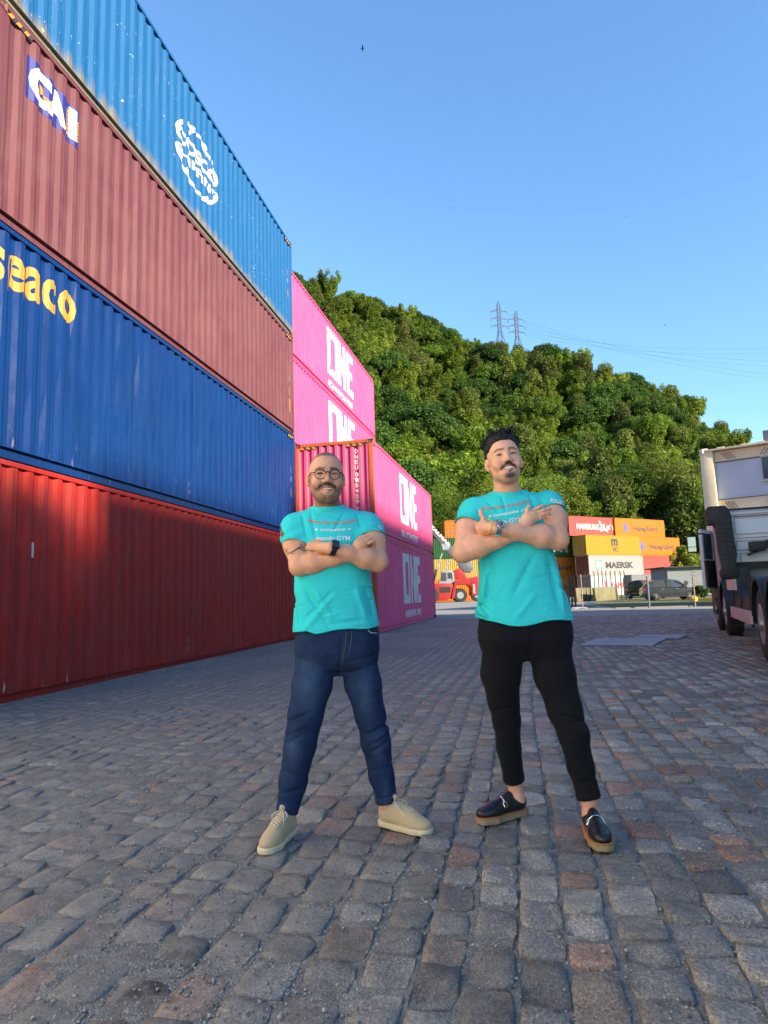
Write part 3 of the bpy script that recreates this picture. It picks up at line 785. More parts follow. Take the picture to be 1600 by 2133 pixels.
ng.links.new(nattr('psc', 'FLOAT'), iop.inputs['Scale']); ng.links.new(iop.outputs[0], go.inputs[0])
md = forest.modifiers.new('forest_trees', 'NODES'); md.node_group = ng

# trees at the foot of the hill that stand out singly
def tree(label, px, py_base, depth, h, rx, mat, kind='round', seed=0, clumps=130, leaves=110, leaf=.19, lean=0.):
    p = at(px, 1230, depth); x, y = p.x, p.y; z = float(terrain(np.array(x), np.array(y)))-.2
    t = empty('tree', (x, y, z), 0, label, 'tree', 'trees at the foot of the hill')
    rz = h*.40 if kind == 'round' else h*.46; base = h-2*rz
    me = crown_mesh('crown', 300+seed, rx, rz, clumps, leaves, leaf, mat, kind, base); link_mesh('crown', me, None, t)
    m = MB(); top = Vector((lean, 0, h*.72)); m.tube([(0, 0, 0), (lean*.2, .1, h*.3), (lean*.6, -.1, h*.52), top], [.26*h/10, .20*h/10, .13*h/10, .05], 8)
    r = random.Random(seed)
    for k in range(6):
        a = r.random()*6.28; z0 = h*r.uniform(.3, .6); m.tube([(lean*.4, 0, z0), (lean*.4+math.cos(a)*rx*.35, math.sin(a)*rx*.35, z0+h*.10), (lean*.5+math.cos(a)*rx*.7, math.sin(a)*rx*.7, z0+h*.17)], [.09*h/10, .06*h/10, .02], 6)
    m.build('trunk', M_BARK, t, 60); return t
for i, (px, dep, h, rx, mt, kd, lab) in enumerate([
        (812, 112, 19, 6.5, 2, 'round', 'big dark leafy tree right above the far magenta corner'),
        (868, 112, 22, 6.6, 0, 'round', 'broad crowned tree rising behind the long magenta containers'),
        (925, 112, 16, 5.2, 1, 'round', 'yellowish tree beside the raised crane boom'),
        (980, 112, 22, 5.5, 1, 'bamboo', 'feathery bamboo clump left of the dark haired man'),
        (1100, 114, 21, 5.8, 1, 'bamboo', 'feathery bamboo clump right of the dark haired head'),
        (1188, 120, 19, 5.0, 1, 'round', 'pale green bush like tree over the coral red container'),
        (1150, 122, 19, 5.6, 2, 'round', 'dark tree tucked behind the right shoulder of the dark haired man'),
        (1255, 124, 17, 6.0, 2, 'round', 'dark shaded tree standing over the coral red container right end'),
        (1322, 124, 20, 5.6, 0, 'round', 'leafy tree standing over the upper orange container'),
        (1385, 124, 20, 5.8, 3, 'bamboo', 'drooping olive bamboo above the orange containers'),
        (1432, 122, 20, 5.2, 3, 'bamboo', 'tall olive bamboo between the containers and the truck'),
        (1475, 118, 18, 5.0, 0, 'round', 'leafy tree between the truck door and the cream building')]):
    tree(lab, px, 0, dep, h, rx, M_LEAF[mt], kd, i, lean=random.uniform(-.6, .6))

# ------------------------------------------------------------------ pylons and their cables
M_GALV = plain('galvanised_steel', (.045, .055, .065), .6, .2)
def pylon(px, ptop, pbot, r_, label):
    b = at(px, pbot, r_); tp = at(px, ptop, r_)
    base = Vector((b.x, b.y, b.z-9)); H = tp.z-base.z
    t = empty('pylon', base, R(20), label, 'pylon', 'lattice pylons on the ridge')
    def lev(z):                                         # half width of the tower at height z
        u = z/H; return 3.0*(1-u/.52)+.75 if u < .52 else .75
    m = MB(); zs = [H*q for q in (0, .13, .26, .38, .46, .52, .58, .64, .70, .76, .82, .88, .94)]
    C = lambda z: [Vector((sx*lev(z), sy*lev(z), z)) for sx, sy in ((-1, -1), (1, -1), (1, 1), (-1, 1))]
    for z0, z1 in zip(zs[:-1], zs[1:]):
        a, b2 = C(z0), C(z1)
        for k in range(4):
            m.bar(a[k], b2[k], .16); m.bar(a[k], b2[(k+1) % 4], .09); m.bar(a[(k+1) % 4], b2[k], .09); m.bar(b2[k], b2[(k+1) % 4], .09)
    for k in C(zs[-1]): m.bar(k, (0, 0, H), .12)
    m.build('lattice_mast', M_GALV, t)
    ends = []
    for q in (.60, .72, .84):
        a = MB()
        for s in (-1, 1):
            tip = Vector((s*4.6, 0, H*q-.3)); ends.append(tip.copy())
            for sy in (-1, 1):
                a.bar((s*.75, sy*.75, H*q), tip, .13); a.bar((s*.75, sy*.75, H*q+.9), tip, .10)
            a.bar((s*2.2, -.4, H*q), (s*2.2, .4, H*q), .09)
        arm = a.build('cross_arm', M_GALV, t)
        ins = MB()
        for s in (-1, 1): ins.cyl((s*4.6, 0, H*q-.3), (s*4.6, 0, H*q-2.0), .10, n=6)
        ins.build('insulator', M_BLACK, arm)
    bpy.context.view_layer.update()
    return [t.matrix_world @ (e+Vector((0, 0, -1.7))) for e in ends]
e1 = pylon(1043, 622, 722, 352, 'taller left lattice pylon on the ridge')
e2 = pylon(1079, 643, 726, 372, 'shorter right lattice pylon on the ridge')
def cable(a, b, sag, label):
    m = MB(); m.tube([a.lerp(b, k/14)+Vector((0, 0, -sag*4*(k/14)*(1-k/14))) for k in range(15)], .03, 4)
    t = m.build('power_cable', M_GALV); tag(t, label, 'cable', 'power cables running right from the pylons')
for k, (e, set_) in enumerate([(e, s) for s in (e1, e2) for e in s[1::2]]):
    dst = at(1760, 715+ (k % 3)*40 + (k//3)*10, 300)
    cable(e, dst, 6, 'thin power cable, %s from the top of the %s pylon, running off to the right' % (('third', 'second', 'first')[k % 3], 'left' if k < 3 else 'right'))

# ------------------------------------------------------------------ birds
M_BIRD = plain('dark_plumage', (.02, .02, .022), .8)
for i, (px, py, d, s, rz, lab) in enumerate([(755, 101, 60, .62, .2, 'dark bird with spread wings high in the middle of the sky'), (945, 433, 150, .55, 1., 'tiny distant bird, left of the others in mid sky'),
        (1305, 452, 150, .55, 2., 'tiny distant bird, right side of mid sky'), (1063, 508, 170, .5, .6, 'tiny distant bird above the pylons'), (1385, 677, 120, .62, 2.6, 'distant bird just right of the pylons over the cables'), (1008, 540, 170, .5, 1.4, 'tiny distant bird up and left of the pylons')]):
    t = empty('bird', at(px, py, d), rz, lab, 'bird', 'birds gliding in the sky')
    MB().tube([(-.22*s, 0, 0), (-.12*s, 0, .01*s), (.05*s, 0, .015*s), (.2*s, 0, .01*s), (.27*s, 0, .0)], [.005, .05*s, .06*s, .045*s, .012*s], 8).build('body', M_BIRD, t, 60)
    for sd in (-1, 1):
        MB().add([(.10*s, sd*.03*s, .02*s), (.14*s, sd*.30*s, .10*s), (.02*s, sd*.72*s, .06*s), (-.02*s, sd*.40*s, .07*s), (-.10*s, sd*.05*s, .015*s),
                  (.10*s, sd*.03*s, .0), (.14*s, sd*.30*s, .085*s), (.02*s, sd*.72*s, .052*s), (-.02*s, sd*.40*s, .058*s), (-.10*s, sd*.05*s, 0)],
                 [(0, 1, 3, 4), (1, 2, 3), (5, 9, 8, 6), (6, 8, 7), (0, 5, 6, 1), (1, 6, 7, 2), (2, 7, 8, 3), (3, 8, 9, 4), (4, 9, 5, 0)]).build('wing', M_BIRD, t)
    MB().add([(-.2*s, 0, .01*s), (-.36*s, .08*s, 0), (-.36*s, -.08*s, 0), (-.2*s, 0, -.01*s), (-.36*s, .08*s, -.01*s), (-.36*s, -.08*s, -.01*s)],
             [(0, 1, 2), (3, 5, 4), (0, 3, 4, 1), (1, 4, 5, 2), (2, 5, 3, 0)]).build('tail', M_BIRD, t)
# ------------------------------------------------------------------ unseen block added on the sunny side, its steps shaped to shade the yard
M_SHADEBLK = plain('shade_block_grey', (.34, .34, .33), .7, 0, .15, .6)
t = empty('shade_block', (14, -40, 0), 0, 'added unseen grey block along the right side, stepped to shade the yard', 'shade_block')
steps = [(-7.8, -2.3, 10.75), (-2.3, 6.4, 12.6), (6.4, 8.6, 13.6), (8.6, 22., 12.4)]
for y0, y1, h in steps:
    m = MB(); m.box((0, y0+40.001, 0), (16, y1+40, h)); m.build('wall', M_SHADEBLK, t)
    MB().box((-.0, y0+40.01, h+.003), (16, y1+39.99, h+.1)).build('roof', M_SHADEBLK, t)
for k in range(3): MB().box((-.03, 28+k*10, 0.02), (-.002, 32+k*10, 4.5)).build('door', P_GREY, t)

# ------------------------------------------------------------------ far container stacks
def far(label, px, depth, tier, rz, side, **kw):
    p = at(px, 1233, depth); kw.setdefault('detail', 1); kw.setdefault('hazard', False)
    return container(label, (p.x, p.y, HC*tier), rz, kw.pop('L', 12.19), side=side, **kw)
RZ = R(45); GF = 'containers stacked at the back of the yard'
f_yang = far('white container with red lettering behind the parked cars, bottom of its stack', 1233, 94, 0, RZ, P_WHITE, endmat=P_GREY, group=GF)
f_maer = far('pale grey container with dark capitals and a star, rusty streaked end, above the white one', 1231, 94, 1, RZ, P_SILVER, endmat=P_BROWN, group=GF)
f_msc = far('mustard yellow container with two rows of black letters and door end facing left', 1228, 94, 2, RZ, P_YELLOW, end='door', group=GF)
f_ham = far('coral red container with white lettering on top of the mustard yellow one', 1195, 95, 3, RZ, P_HAM, group=GF)
f_grey = far('plain grey container beside the white one behind the cars', 1318, 97, 0, RZ, P_GREY, L=9.5, group=GF)
f_bro = far('plain brick red container under the lower orange one', 1328, 100, 1, RZ, P_HAM, group=GF)
f_hap2 = far('orange container with black lettering, second tier on the right, above the brick red one', 1323, 100, 2, RZ, P_ORANGE, group=GF)
f_hap1 = far('orange container with black lettering, topmost on the right beside the coral red one', 1292, 100, 3, RZ, P_ORANGE, group=GF)
f_or0 = far('orange container behind the fence stakes, bottom one beside the dark haired man', 1088, 93, 0, RZ, P_ORANGE, group=GF)
f_or1 = far('orange container in the second tier beside the dark haired man, under the green one', 1084, 93, 1, RZ, P_ORANGE, group=GF)
f_grn = far('leaf green container with white lettering between the dark haired man and the mustard one', 1080, 93, 2, RZ, P_GREEN, group=GF)
L_ = 12.19
lettering('lettering', fit('MAERSK', 6.3, .95, .05), M_BLACK, f_maer, L_, 3.6, 1.0)
lettering('logo_square', rect2d(1.35, .75, 2.95, 2.25), M_STAR, f_maer, L_, 0, 0)
st = [(2.15+(.75 if k % 2 == 0 else .28)*math.cos(R(90+k*360/14)), 1.5+(.68 if k % 2 == 0 else .26)*math.sin(R(90+k*360/14))) for k in range(14)]
lettering('star', (np.array(st+[(2.15, 1.5)]), [(k, (k+1) % 14, 14) for k in range(14)]), M_WHITE, f_maer, L_, 0, 0, off=.006)
lettering('lettering', fit('YANG MING', 7.5, .85, .03), M_REDMARK, f_yang, L_, 4.0, 1.05)
lettering('logo_letter', fit('Y', .8, 1.2, .08), M_REDMARK, f_yang, L_, 2.75, .9); lettering('logo_bar', rect2d(2.9, 1.1, 3.1, 1.6), M_LOGOBLUE, f_yang, L_, 0, 0, off=.006)
lettering('lettering', fit('m', 1.5, 1.1, .05), M_BLACK, f_msc, L_, 5.5, 1.35); lettering('lettering', fit('SC', 1.3, .62, .04), M_BLACK, f_msc, L_, 5.75, .55)
lettering('lettering', fit('HAMBURG', 4.9, .85, .05), M_WHITE, f_ham, L_, 1.6, 1.0); lettering('lettering', fit('SÜD', 2.1, .85, .05), M_WHITE, f_ham, L_, 8.2, 1.0)
fl = np.array([(6.5, 2.3), (6.75, 2.4), (7.2, 1.75), (7.9, 1.95), (7.75, 1.45), (8.6, .62), (7.7, 1.0), (6.9, .75), (6.6, 1.0), (7.0, 1.5)])
lettering('flag_emblem', (fl, [tuple(range(10))]), M_WHITE, f_ham, L_, 0, 0)
for f_, x0 in ((f_hap1, 2.1), (f_hap2, 2.3)):
    lettering('lettering', fit('Hapag-Lloyd', 6.1, .95, .035), M_BLACK, f_, L_, x0+2.2, .85)
    lettering('logo', join2d(rect2d(0, 0, .45, 1.35), (np.array([(.45, .65), (1.25, 1.3), (.9, .75), (1.25, .1)]), [(0, 1, 2, 3)])), M_LOGOBLUE, f_, L_, x0, .75)
for f_ in (f_or0, f_or1): lettering('lettering', fit('Hapag-Lloyd', 6.1, .95, .035), M_BLACK, f_, L_, 4.6, .85)
lettering('lettering', fit('CAI', 3.1, 1.2, .05), M_WHITE, f_grn, L_, 6.4, .75); lettering('lettering_block', rect2d(9.9, .7, 10.6, 2.0), M_WHITE, f_grn, L_, 0, 0)
# left far group behind the reach stacker
far('orange container standing on the ground behind the red machine', 815, 92, 0, R(11), P_ORANGE, group=GF)
far('pale yellow container above the orange one behind the red machine', 813, 92, 1, R(11), P_LEMON, group=GF)
far('dark green container behind the raised boom', 809, 92, 2, R(11), P_DKGREEN, group=GF)
for tier, side, lab in ((0, P_BROWN, 'rust brown container door end just behind the cab of the red machine'), (1, P_BROWN, 'rust brown container door end under the elbow of the dark haired man'),
                        (2, P_DKGREEN, 'green container door end right under the orange door end'), (3, P_ORANGE, 'orange container showing its door end above the boom')):
    far(lab, 968, 96, tier, R(101), side, end='door', group=GF)
for tier, side, lab in ((0, P_BROWN, 'brown container door end behind the red machine counterweight'), (1, P_DKGREEN, 'dark green container door end next to the dark haired man')):
    far(lab, 1008, 96, tier, R(101), side, end='door', group=GF)

# ------------------------------------------------------------------ cream building
M_CREAM = plain('cream_render', (.74, .62, .40), .85, 0, .10, 1.2, .2, 40)
M_PALEBLUE = plain('pale_blue_grey_render', (.48, .54, .58), .85, 0, .08, 1.0, .2, 40)
M_GROOVE = plain('dark_groove', (.16, .12, .07), .9)
g = G('window_glass'); M_GLASS = g.done((.045, .055, .06), .08, spec=.6)
M_FRAME = plain('window_frame', (.45, .42, .36), .5)
bp = at(1474, 1100, 35.0); bd = Vector((.90, -.43)).normalized()
t = empty('cream_building', (bp.x, bp.y, 0), math.atan2(bd.y, bd.x), 'cream building with pale panels and slanted groove decoration above the truck', 'building')
BH = at(1474, 939, 35.0).z
MB().box((.62, .10, 0), (14, 9, BH-.12)).build('wall', M_CREAM, t)
MB().box((0, -.25, 0), (.62, 9, BH-.02)).build('pilaster', M_CREAM, t, bevel=.03)
z1 = at(1500, 962, 35).z; z0 = at(1505, 1043, 35).z
MB().box((.64, .02, z1), (14, .098, BH-.06)).build('parapet_band', M_CREAM, t)
MB().box((.64, .03, z0-.62), (14, .098, z0)).build('floor_band', M_CREAM, t)
MB().box((.64, .05, z0+.01), (14, .098, z1-.01)).build('panel', M_PALEBLUE, t)
MB().box((.64, .05, .3), (14, .098, z0-.63)).build('panel', M_PALEBLUE, t)
def groove(x, z, dx, dz): MB().bar((x, .018, z), (x+dx, .018, z+dz), .012, .035).build('groove', M_GROOVE, t)
for k in range(4): groove(.95+k*.13, BH-.16, .30, -.36); groove(2.75+k*.16, BH-.5, .26, .34)
for k in range(4): groove(.95+k*.12, z0-.1, .22, -.42); groove(3.0+k*.14, z0-.52, .12, .42)
MB().box((.64, .0, z1-.05), (14, .02, z1)).build('band_edge', M_GROOVE, t); MB().box((.64, .01, z0), (14, .03, z0+.04)).build('band_edge', M_GROOVE, t)
for x in (2.72, 6.2, 9.7):
    za, zb = at(1586, 1003, 34).z, at(1584, 952, 34).z
    wv = MB().box((x, -.02, za), (x+1.9, .05, zb)).build('window', M_FRAME, t)
    for k in range(2): MB().box((x+.07+k*.92, -.035, za+.07), (x+.91+k*.92, -.022, zb-.07)).build('pane', M_GLASS, wv)
    MB().box((x-.06, -.10, za-.07), (x+1.96, -.022, za-.003)).build('sill', M_FRAME, wv)
MB().box((0, -.32, BH-.02), (14, 9, BH+.06)).build('coping', M_CREAM, t)
for x in (.75, 1.9, 2.6): MB().box((x, .2, BH+.06), (x+.35, .7, BH+.2)).build('roof_box', M_CREAM, t)
MB().box((2.9, .4, BH+.06), (3.9, 1.2, BH+.75)).build('air_conditioner', P_GREY, t)
cc = at(1462, 938, 34.9); t2 = empty('security_camera', cc, 0, 'small white security camera on the roof corner of the cream building', 'camera')
MB().lathe([(.02, .02), (.09, .0), (.10, -.10), (.07, -.18), (.02, -.2)], (0, 0, 0), n=14).build('dome', M_WHITE, t2, 40)
MB().bar((0, 0, .03), (.30, .12, .06), .05).build('arm', M_WHITE, t2)

# ------------------------------------------------------------------ truck
M_CABW = plain('white_cab_paint', (.66, .70, .74), .35, 0, .05, 1.5)
M_CABP = plain('dusty_pinkish_trim', (.42, .36, .35), .5)
M_BLKP = plain('black_plastic', (.008, .008, .009), .55, 0, .3, 6, .2, 90)
M_RUB = plain('tyre_rubber', (.020, .019, .018), .85, 0, .3, 10, .3, 80)
M_RIM = plain('wheel_steel', (.42, .42, .42), .35, .7)
M_CHAS = plain('chassis_paint', (.011, .009, .009), .6, 0, .3, 5)
M_REFL = plain('reflector_tape', (.52, .34, .33), .4)
g = G('mirror_glass'); M_MIRR = g.done((.45, .48, .52), .05, 1.0)
t = empty('truck', (3.23, 10.5, 0), -math.atan2(.174, .985), 'white cab truck with black chassis parked at the right edge, driver door open', 'truck')
def wheel(par, x, y, z, r, w, name='wheel', rimmat=None, n=28):
    wv = MB().lathe([(r*.55, 0), (r*.90, 0), (r*.975, w*.08), (r, w*.22), (r, w*.78), (r*.975, w*.92), (r*.90, w), (r*.55, w)], (x, y, z), 'x', n).build(name, M_RUB, par, 40)
    tr = MB()
    for k in range(26):
        a = k/26*2*math.pi; tr.bar((x+w*.08, y+math.cos(a)*r*1.002, z+math.sin(a)*r*1.002), (x+w*.92, y+math.cos(a+.12)*r*1.002, z+math.sin(a+.12)*r*1.002), r*.10, r*.04, up=(0, math.cos(a), math.sin(a)))
    tr.build('tread', M_RUB, wv)
    MB().lathe([(r*.56, -.004), (r*.52, w*.05), (r*.40, w*.30), (r*.22, w*.26), (r*.20, -.03), (r*.06, -.04)], (x, y, z), 'x', 24).build('rim', rimmat or M_RIM, wv, 30)
    nt_ = MB()
    for k in range(10):
        a = k/10*2*math.pi; nt_.cyl((x+w*.26, y+math.cos(a)*r*.31, z+math.sin(a)*r*.31), (x+w*.14, y+math.cos(a)*r*.31, z+math.sin(a)*r*.31), r*.032, n=6)
    nt_.build('nuts', M_RIM, wv); return wv
for ly in (7.45, 5.37, 0.0, -1.38): wheel(t, 0, ly, .52, .52, .30)
for ly in (7.45, 5.37, 0.0, -1.38): wheel(t, 2.2, ly, .52, .52, .30)
def fender(y, r, w=.62, a0=8, a1=172):
    m = MB(); pr = [(y+r*math.cos(R(a)), .52+r*math.sin(R(a))) for a in np.linspace(a0, a1, 13)]; pi = [(y+(r-.05)*math.cos(R(a)), .52+(r-.05)*math.sin(R(a))) for a in np.linspace(a1, a0, 13)]
    m.prism(pr+pi, -.04, w, 'x'); m.build('mudguard', M_BLKP, t, 40)
fender(0, .68); fender(-1.38, .68); fender(5.37, .66, .5)
for x in (.78, 1.62): MB().box((x, -2.6, .78), (x+.09, 8.2, 1.06)).build('chassis_rail', M_CHAS, t)
for y in (-2.2, -.7, 1.5, 3.0, 4.4): MB().box((.87, y, .80), (1.62, y+.15, 1.02)).build('cross_member', M_CHAS, t)
MB().cyl((.05, 2.0, .62), (.05, 4.2, .62), .0, n=4)
MB().tube([(.34, 1.6, .66), (.34, 4.1, .66)], .30, 20).build('fuel_tank', M_CHAS, t, 40)
for z, y0, y1 in ((.98, 2.9, 4.2), (.46, 1.1, 3.9)): MB().box((-.03, y0, z), (.02, y1, z+.20)).build('reflector_strip', M_REFL, t)
for y in (1.3, 2.6, 3.8): MB().box((.022, y, .40), (.06, y+.06, 1.2)).build('guard_post', M_CHAS, t)
for k in range(3): MB().tube([(.45, 4.9-.0*k, 1.13), (.45, 3.1, 1.13)], .0, 4)
for k in range(4): MB().tube([(.30+.02*k, 3.2+.42*k, 1.08), (.75, 3.2+.42*k, 1.08)], .15, 14).build('air_tank', M_CHAS, t, 40)
MB().box((.3, .9, 1.07), (2.2, 1.9, 1.13)).build('fifth_wheel_plate', M_CHAS, t)
# cab
CY = 6.35; CT = 2.78
cab = MB(); pr = [(CY, 1.42), (CY, CT-.05), (CY+.06, CT), (CY+1.9, CT-.02), (CY+2.25, 2.2), (CY+2.3, 1.0), (CY+.6, 1.0), (CY+.35, 1.42)]
cab.prism(pr, .08, 2.42, 'x'); cabo = cab.build('cab', M_CABW, t, bevel=.03)
yb = CY-.012
MB().box((.08, CY-.05, CT-.012), (2.42, CY+.02, CT+.03)).build('roof_shadow_line', M_CHAS, cabo)  # black strip along the roof edge, standing in for its shadow line
MB().box((.10, yb-.006, CT-.16), (2.4, yb+.02, CT-.145)).build('panel_groove', M_CHAS, cabo)
def rrect(x0, z0, x1, z1, w=.012, name='panel_rib'):
    m = MB()
    for a, b in (((x0, z0), (x1, z0)), ((x1, z0), (x1, z1)), ((x1, z1), (x0, z1)), ((x0, z1), (x0, z0))): m.bar((a[0], yb, a[1]), (b[0], yb, b[1]), w*2, w*2, up=(0, 1, 0))
    m.build(name, M_CABP, cabo)
rrect(.44, 2.22, 2.3, 2.60); rrect(.44, 1.86, 2.3, 2.06); rrect(.5, 1.56, 2.3, 1.78)
for z in (2.13, 2.67): MB().bar((.40, yb, z), (2.38, yb, z), .03, .02).build('panel_rib', M_CABP, cabo)
MB().box((.10, yb-.02, 1.42), (2.40, yb+.01, 1.58)).build('sill_beam', M_CHAS, cabo)
MB().box((1.15, yb-.05, 1.57), (1.5, yb-.012, 1.80)).build('bracket', M_CHAS, cabo)
# air intake column
IZ = -.24
m = MB(); m.prism([(x_*.66 if x_ > 0 else x_, z_+IZ) for x_, z_ in [(-.16, 2.68), (-.17, 3.02), (-.10, 3.10), (.36, 3.10), (.48, 3.02), (.53, 2.86), (.56, 2.3), (.60, 1.98), (.52, 1.72), (.62, 1.60), (.58, 1.45), (.08, 1.45), (.02, 1.58), (.12, 1.72), (.04, 2.1), (.02, 2.62), (-.02, 2.68)]], CY-.42, CY-.06, 'y')
intk = m.build('air_intake', M_BLKP, t, bevel=.035)
for k in range(9): MB().bar((.05, CY-.425, 1.66+k*.10), (.35, CY-.425, 1.66+k*.10), .03, .022).build('rib', M_BLKP, intk)
MB().bar((.20, CY-.43, 1.4), (.17, CY-.43, 2.74), .035, .03).build('rib', M_BLKP, intk)
for z0, z1, x0, x1 in ((.55, 1.46, .10, .62),): MB().box((x0, CY-.36, z0), (x1, CY-.02, z1)).build('air_filter', M_BLKP, t, bevel=.05)
MB().bar((.62, CY-.2, 1.72), (1.15, CY-.2, 1.95), .05).build('stay', M_BLKP, t); MB().box((.66, CY-.32, 1.80), (.98, CY-.1, 2.02)).build('air_horn_box', M_BLKP, t, bevel=.03)
MB().box((1.0, CY-.28, 1.86), (1.2, CY-.16, 2.04)).build('work_lamp', M_BLKP, t)
# side trim seen at a grazing angle, front corner, steps
MB().box((.03, CY+.02, 1.05), (.078, CY+.62, 2.6)).build('side_trim', M_CABP, t); MB().box((.02, CY+.2, 2.42), (.079, CY+.34, 2.56)).build('marker_lamp', P_ORANGE, t)
MB().box((-.02, CY+.2, .35), (.5, CY+2.2, 1.02)).build('step_box', M_BLKP, t, bevel=.05)
for z in (.45, .72): MB().box((-.06, CY+.5, z), (.1, CY+1.0, z+.05)).build('step', M_CHAS, t)
# open driver door, hinged at the front
hx, hy = .06, CY+1.75; a = R(118); dd = Vector((-math.sin(a), -(-math.cos(a))))
dd = Vector((-.36, -.94)).normalized(); nn = Vector((-dd.y, dd.x))
def dp(u, v, z): q = Vector((hx, hy))+dd*u+nn*v; return (q.x, q.y, z)
m = MB()
for u0, u1, za, zb in ((0, .95, 1.0, 1.72), (.0, .10, 1.72, 2.42), (.85, .95, 1.72, 2.32), (.0, .95, 2.36, 2.44)):
    m.add([dp(u, v, z) for z in (za, zb) for u, v in ((u0, 0), (u1, 0), (u1, .07), (u0, .07))], [(0, 3, 2, 1), (4, 5, 6, 7), (0, 1, 5, 4), (1, 2, 6, 5), (2, 3, 7, 6), (3, 0, 4, 7)])
dr = m.build('door', M_CABW, t)
m = MB(); m.add([dp(u, v, z) for z in (1.72, 2.36) for u, v in ((.1, .03), (.85, .03), (.85, .04), (.1, .04))], [(0, 3, 2, 1), (4, 5, 6, 7), (0, 1, 5, 4), (1, 2, 6, 5), (2, 3, 7, 6), (3, 0, 4, 7)]); m.build('door_glass', M_GLASS, dr)
m = MB(); m.add([dp(u, v, z) for z in (1.05, 1.68) for u, v in ((.06, .072), (.9, .072), (.9, .11), (.06, .11))], [(0, 3, 2, 1), (4, 5, 6, 7), (0, 1, 5, 4), (1, 2, 6, 5), (2, 3, 7, 6), (3, 0, 4, 7)]); m.build('door_lining', M_BLKP, dr)
# mirror
mp = t.matrix_basis; bpy.context.view_layer.update(); inv = t.matrix_world.inverted()
c0 = inv @ at(1441, 1134, 16.8)
mr = MB().box((c0.x-.11, c0.y, c0.z-.21), (c0.x+.12, c0.y+.12, c0.z+.21)).build('mirror', M_BLKP, t, bevel=.03)
MB().box((c0.x-.085, c0.y-.006, c0.z-.06), (c0.x+.095, c0.y-.001, c0.z+.18)).build('mirror_glass', M_MIRR, mr)
MB().box((c0.x-.085, c0.y-.006, c0.z-.18), (c0.x+.095, c0.y-.001, c0.z-.075)).build('mirror_glass', M_MIRR, mr)
MB().bar((c0.x+.08, c0.y+.08, c0.z+.14), (c0.x+.34, c0.y+.3, c0.z+.17), .035).build('mirror_arm', M_BLKP, t); MB().bar((c0.x+.08, c0.y+.08, c0.z-.14), (c0.x+.34, c0.y+.3, c0.z-.12), .035).build('mirror_arm', M_BLKP, t)

# ------------------------------------------------------------------ reach stacker
M_RSRED = plain('machine_red', (.30, .016, .013), .4, 0, .12, .8)
M_RSGREY = plain('boom_grey', (.07, .08, .09), .45, 0, .1, .5); M_RSPALE = plain('boom_pale_grey', (.20, .22, .24), .45)
p = at(912, 1233, 84.); t = empty('reach_stacker', (p.x, p.y, 0), R(11.6), 'red reach stacker with raised grey boom, half hidden behind the dark haired man', 'reach stacker')
S = 84./1400
def rx(px): return (px-912)*S
def rzz(py): return (1252-py)*S
def body(name, poly, y0, y1, mat, par=None, bev=.04): return MB().prism([(rx(a), rzz(b)) for a, b in poly], y0, y1, 'y').build(name, mat, par or t, bevel=bev)
body('front_frame', [(904, 1248), (904, 1212), (941, 1213), (944, 1218), (938, 1244), (930, 1248)], 0, 3.2, M_RSRED)
body('rear_frame', [(940, 1246), (946, 1216), (950, 1208), (996, 1200), (1004, 1203), (1004, 1238), (985, 1238), (982, 1222), (976, 1217), (952, 1217), (946, 1244)], .0, 3.2, M_RSRED)
body('counterweight', [(982, 1240), (984, 1206), (1006, 1200), (1008, 1238)], -.05, 3.25, M_RSRED)
body('engine_bay', [(916, 1232), (916, 1220), (940, 1220), (938, 1232)], -.03, .02, M_CHAS, bev=0)
for k in range(4): body('chevron', [(986+k*0, 1234-k*5), (990, 1236-k*5), (990, 1233-k*5), (986, 1231-k*5)], -.08, -.056, M_WHITE, bev=0)
cabr = body('cab', [(914, 1213), (921, 1205), (923, 1187), (944, 1186), (948, 1192), (949, 1213)], .5, 2.2, M_RSPALE)
body('window', [(922, 1204), (924, 1190), (932, 1190), (932, 1207), (922, 1208)], .46, .495, M_GLASS, cabr, 0); body('window', [(935, 1203), (935, 1190), (944, 1190), (945, 1203)], .46, .495, M_GLASS, cabr, 0)
for s_, yb_ in ((0, -.02), (1, 2.5)): wheel(t, 0, 0, 0, .1, .1) if False else None
def wheel_y(px, r, y0, w):
    wv = MB().lathe([(r*.5, 0), (r*.9, 0), (r, w*.15), (r, w*.85), (r*.9, w), (r*.5, w)], (rx(px), y0, r), 'y', 26).build('wheel', M_RUB, t, 40)
    MB().lathe([(r*.52, -.01), (r*.3, .08), (r*.12, .02)], (rx(px), y0, r), 'y', 18).build('rim', M_RSPALE, wv, 30)
    m = MB()
    for k in range(20):
        a = k/20*6.283; m.bar((rx(px)+r*math.cos(a), y0+.03, r+r*math.sin(a)), (rx(px)+r*math.cos(a+.1), y0+w-.03, r+r*math.sin(a+.1)), .12, .1, up=(math.cos(a), 0, math.sin(a)))
    m.build('tread', M_RUB, wv)
wheel_y(959, .82, .1, .7); wheel_y(995, .82, .1, .7); wheel_y(898, .95, -.1, .8); wheel_y(959, .82, 2.4, .7); wheel_y(898, .95, 2.5, .8)
body('boom_pivot', [(944, 1205), (950, 1186), (962, 1180), (974, 1196), (976, 1205)], 1.0, 2.0, M_RSRED)
bo = body('boom', [(985, 1190), (976, 1186), (940, 1150), (898, 1094), (900, 1085), (908, 1088), (945, 1132), (988, 1172), (992, 1182)], 1.1, 2.0, M_RSGREY)
body('boom_stripe', [(940, 1141), (928, 1142), (925, 1128), (944, 1133)], 1.06, 1.098, M_RSPALE, bo, 0)
v, f = fit('KALMAR', 3.6, .42, .05); an = math.atan2(rzz(1088)-rzz(1140), rx(903)-rx(948)); an += math.pi
ca, sa = math.cos(an), math.sin(an); o_ = np.array([rx(902), rzz(1091)])
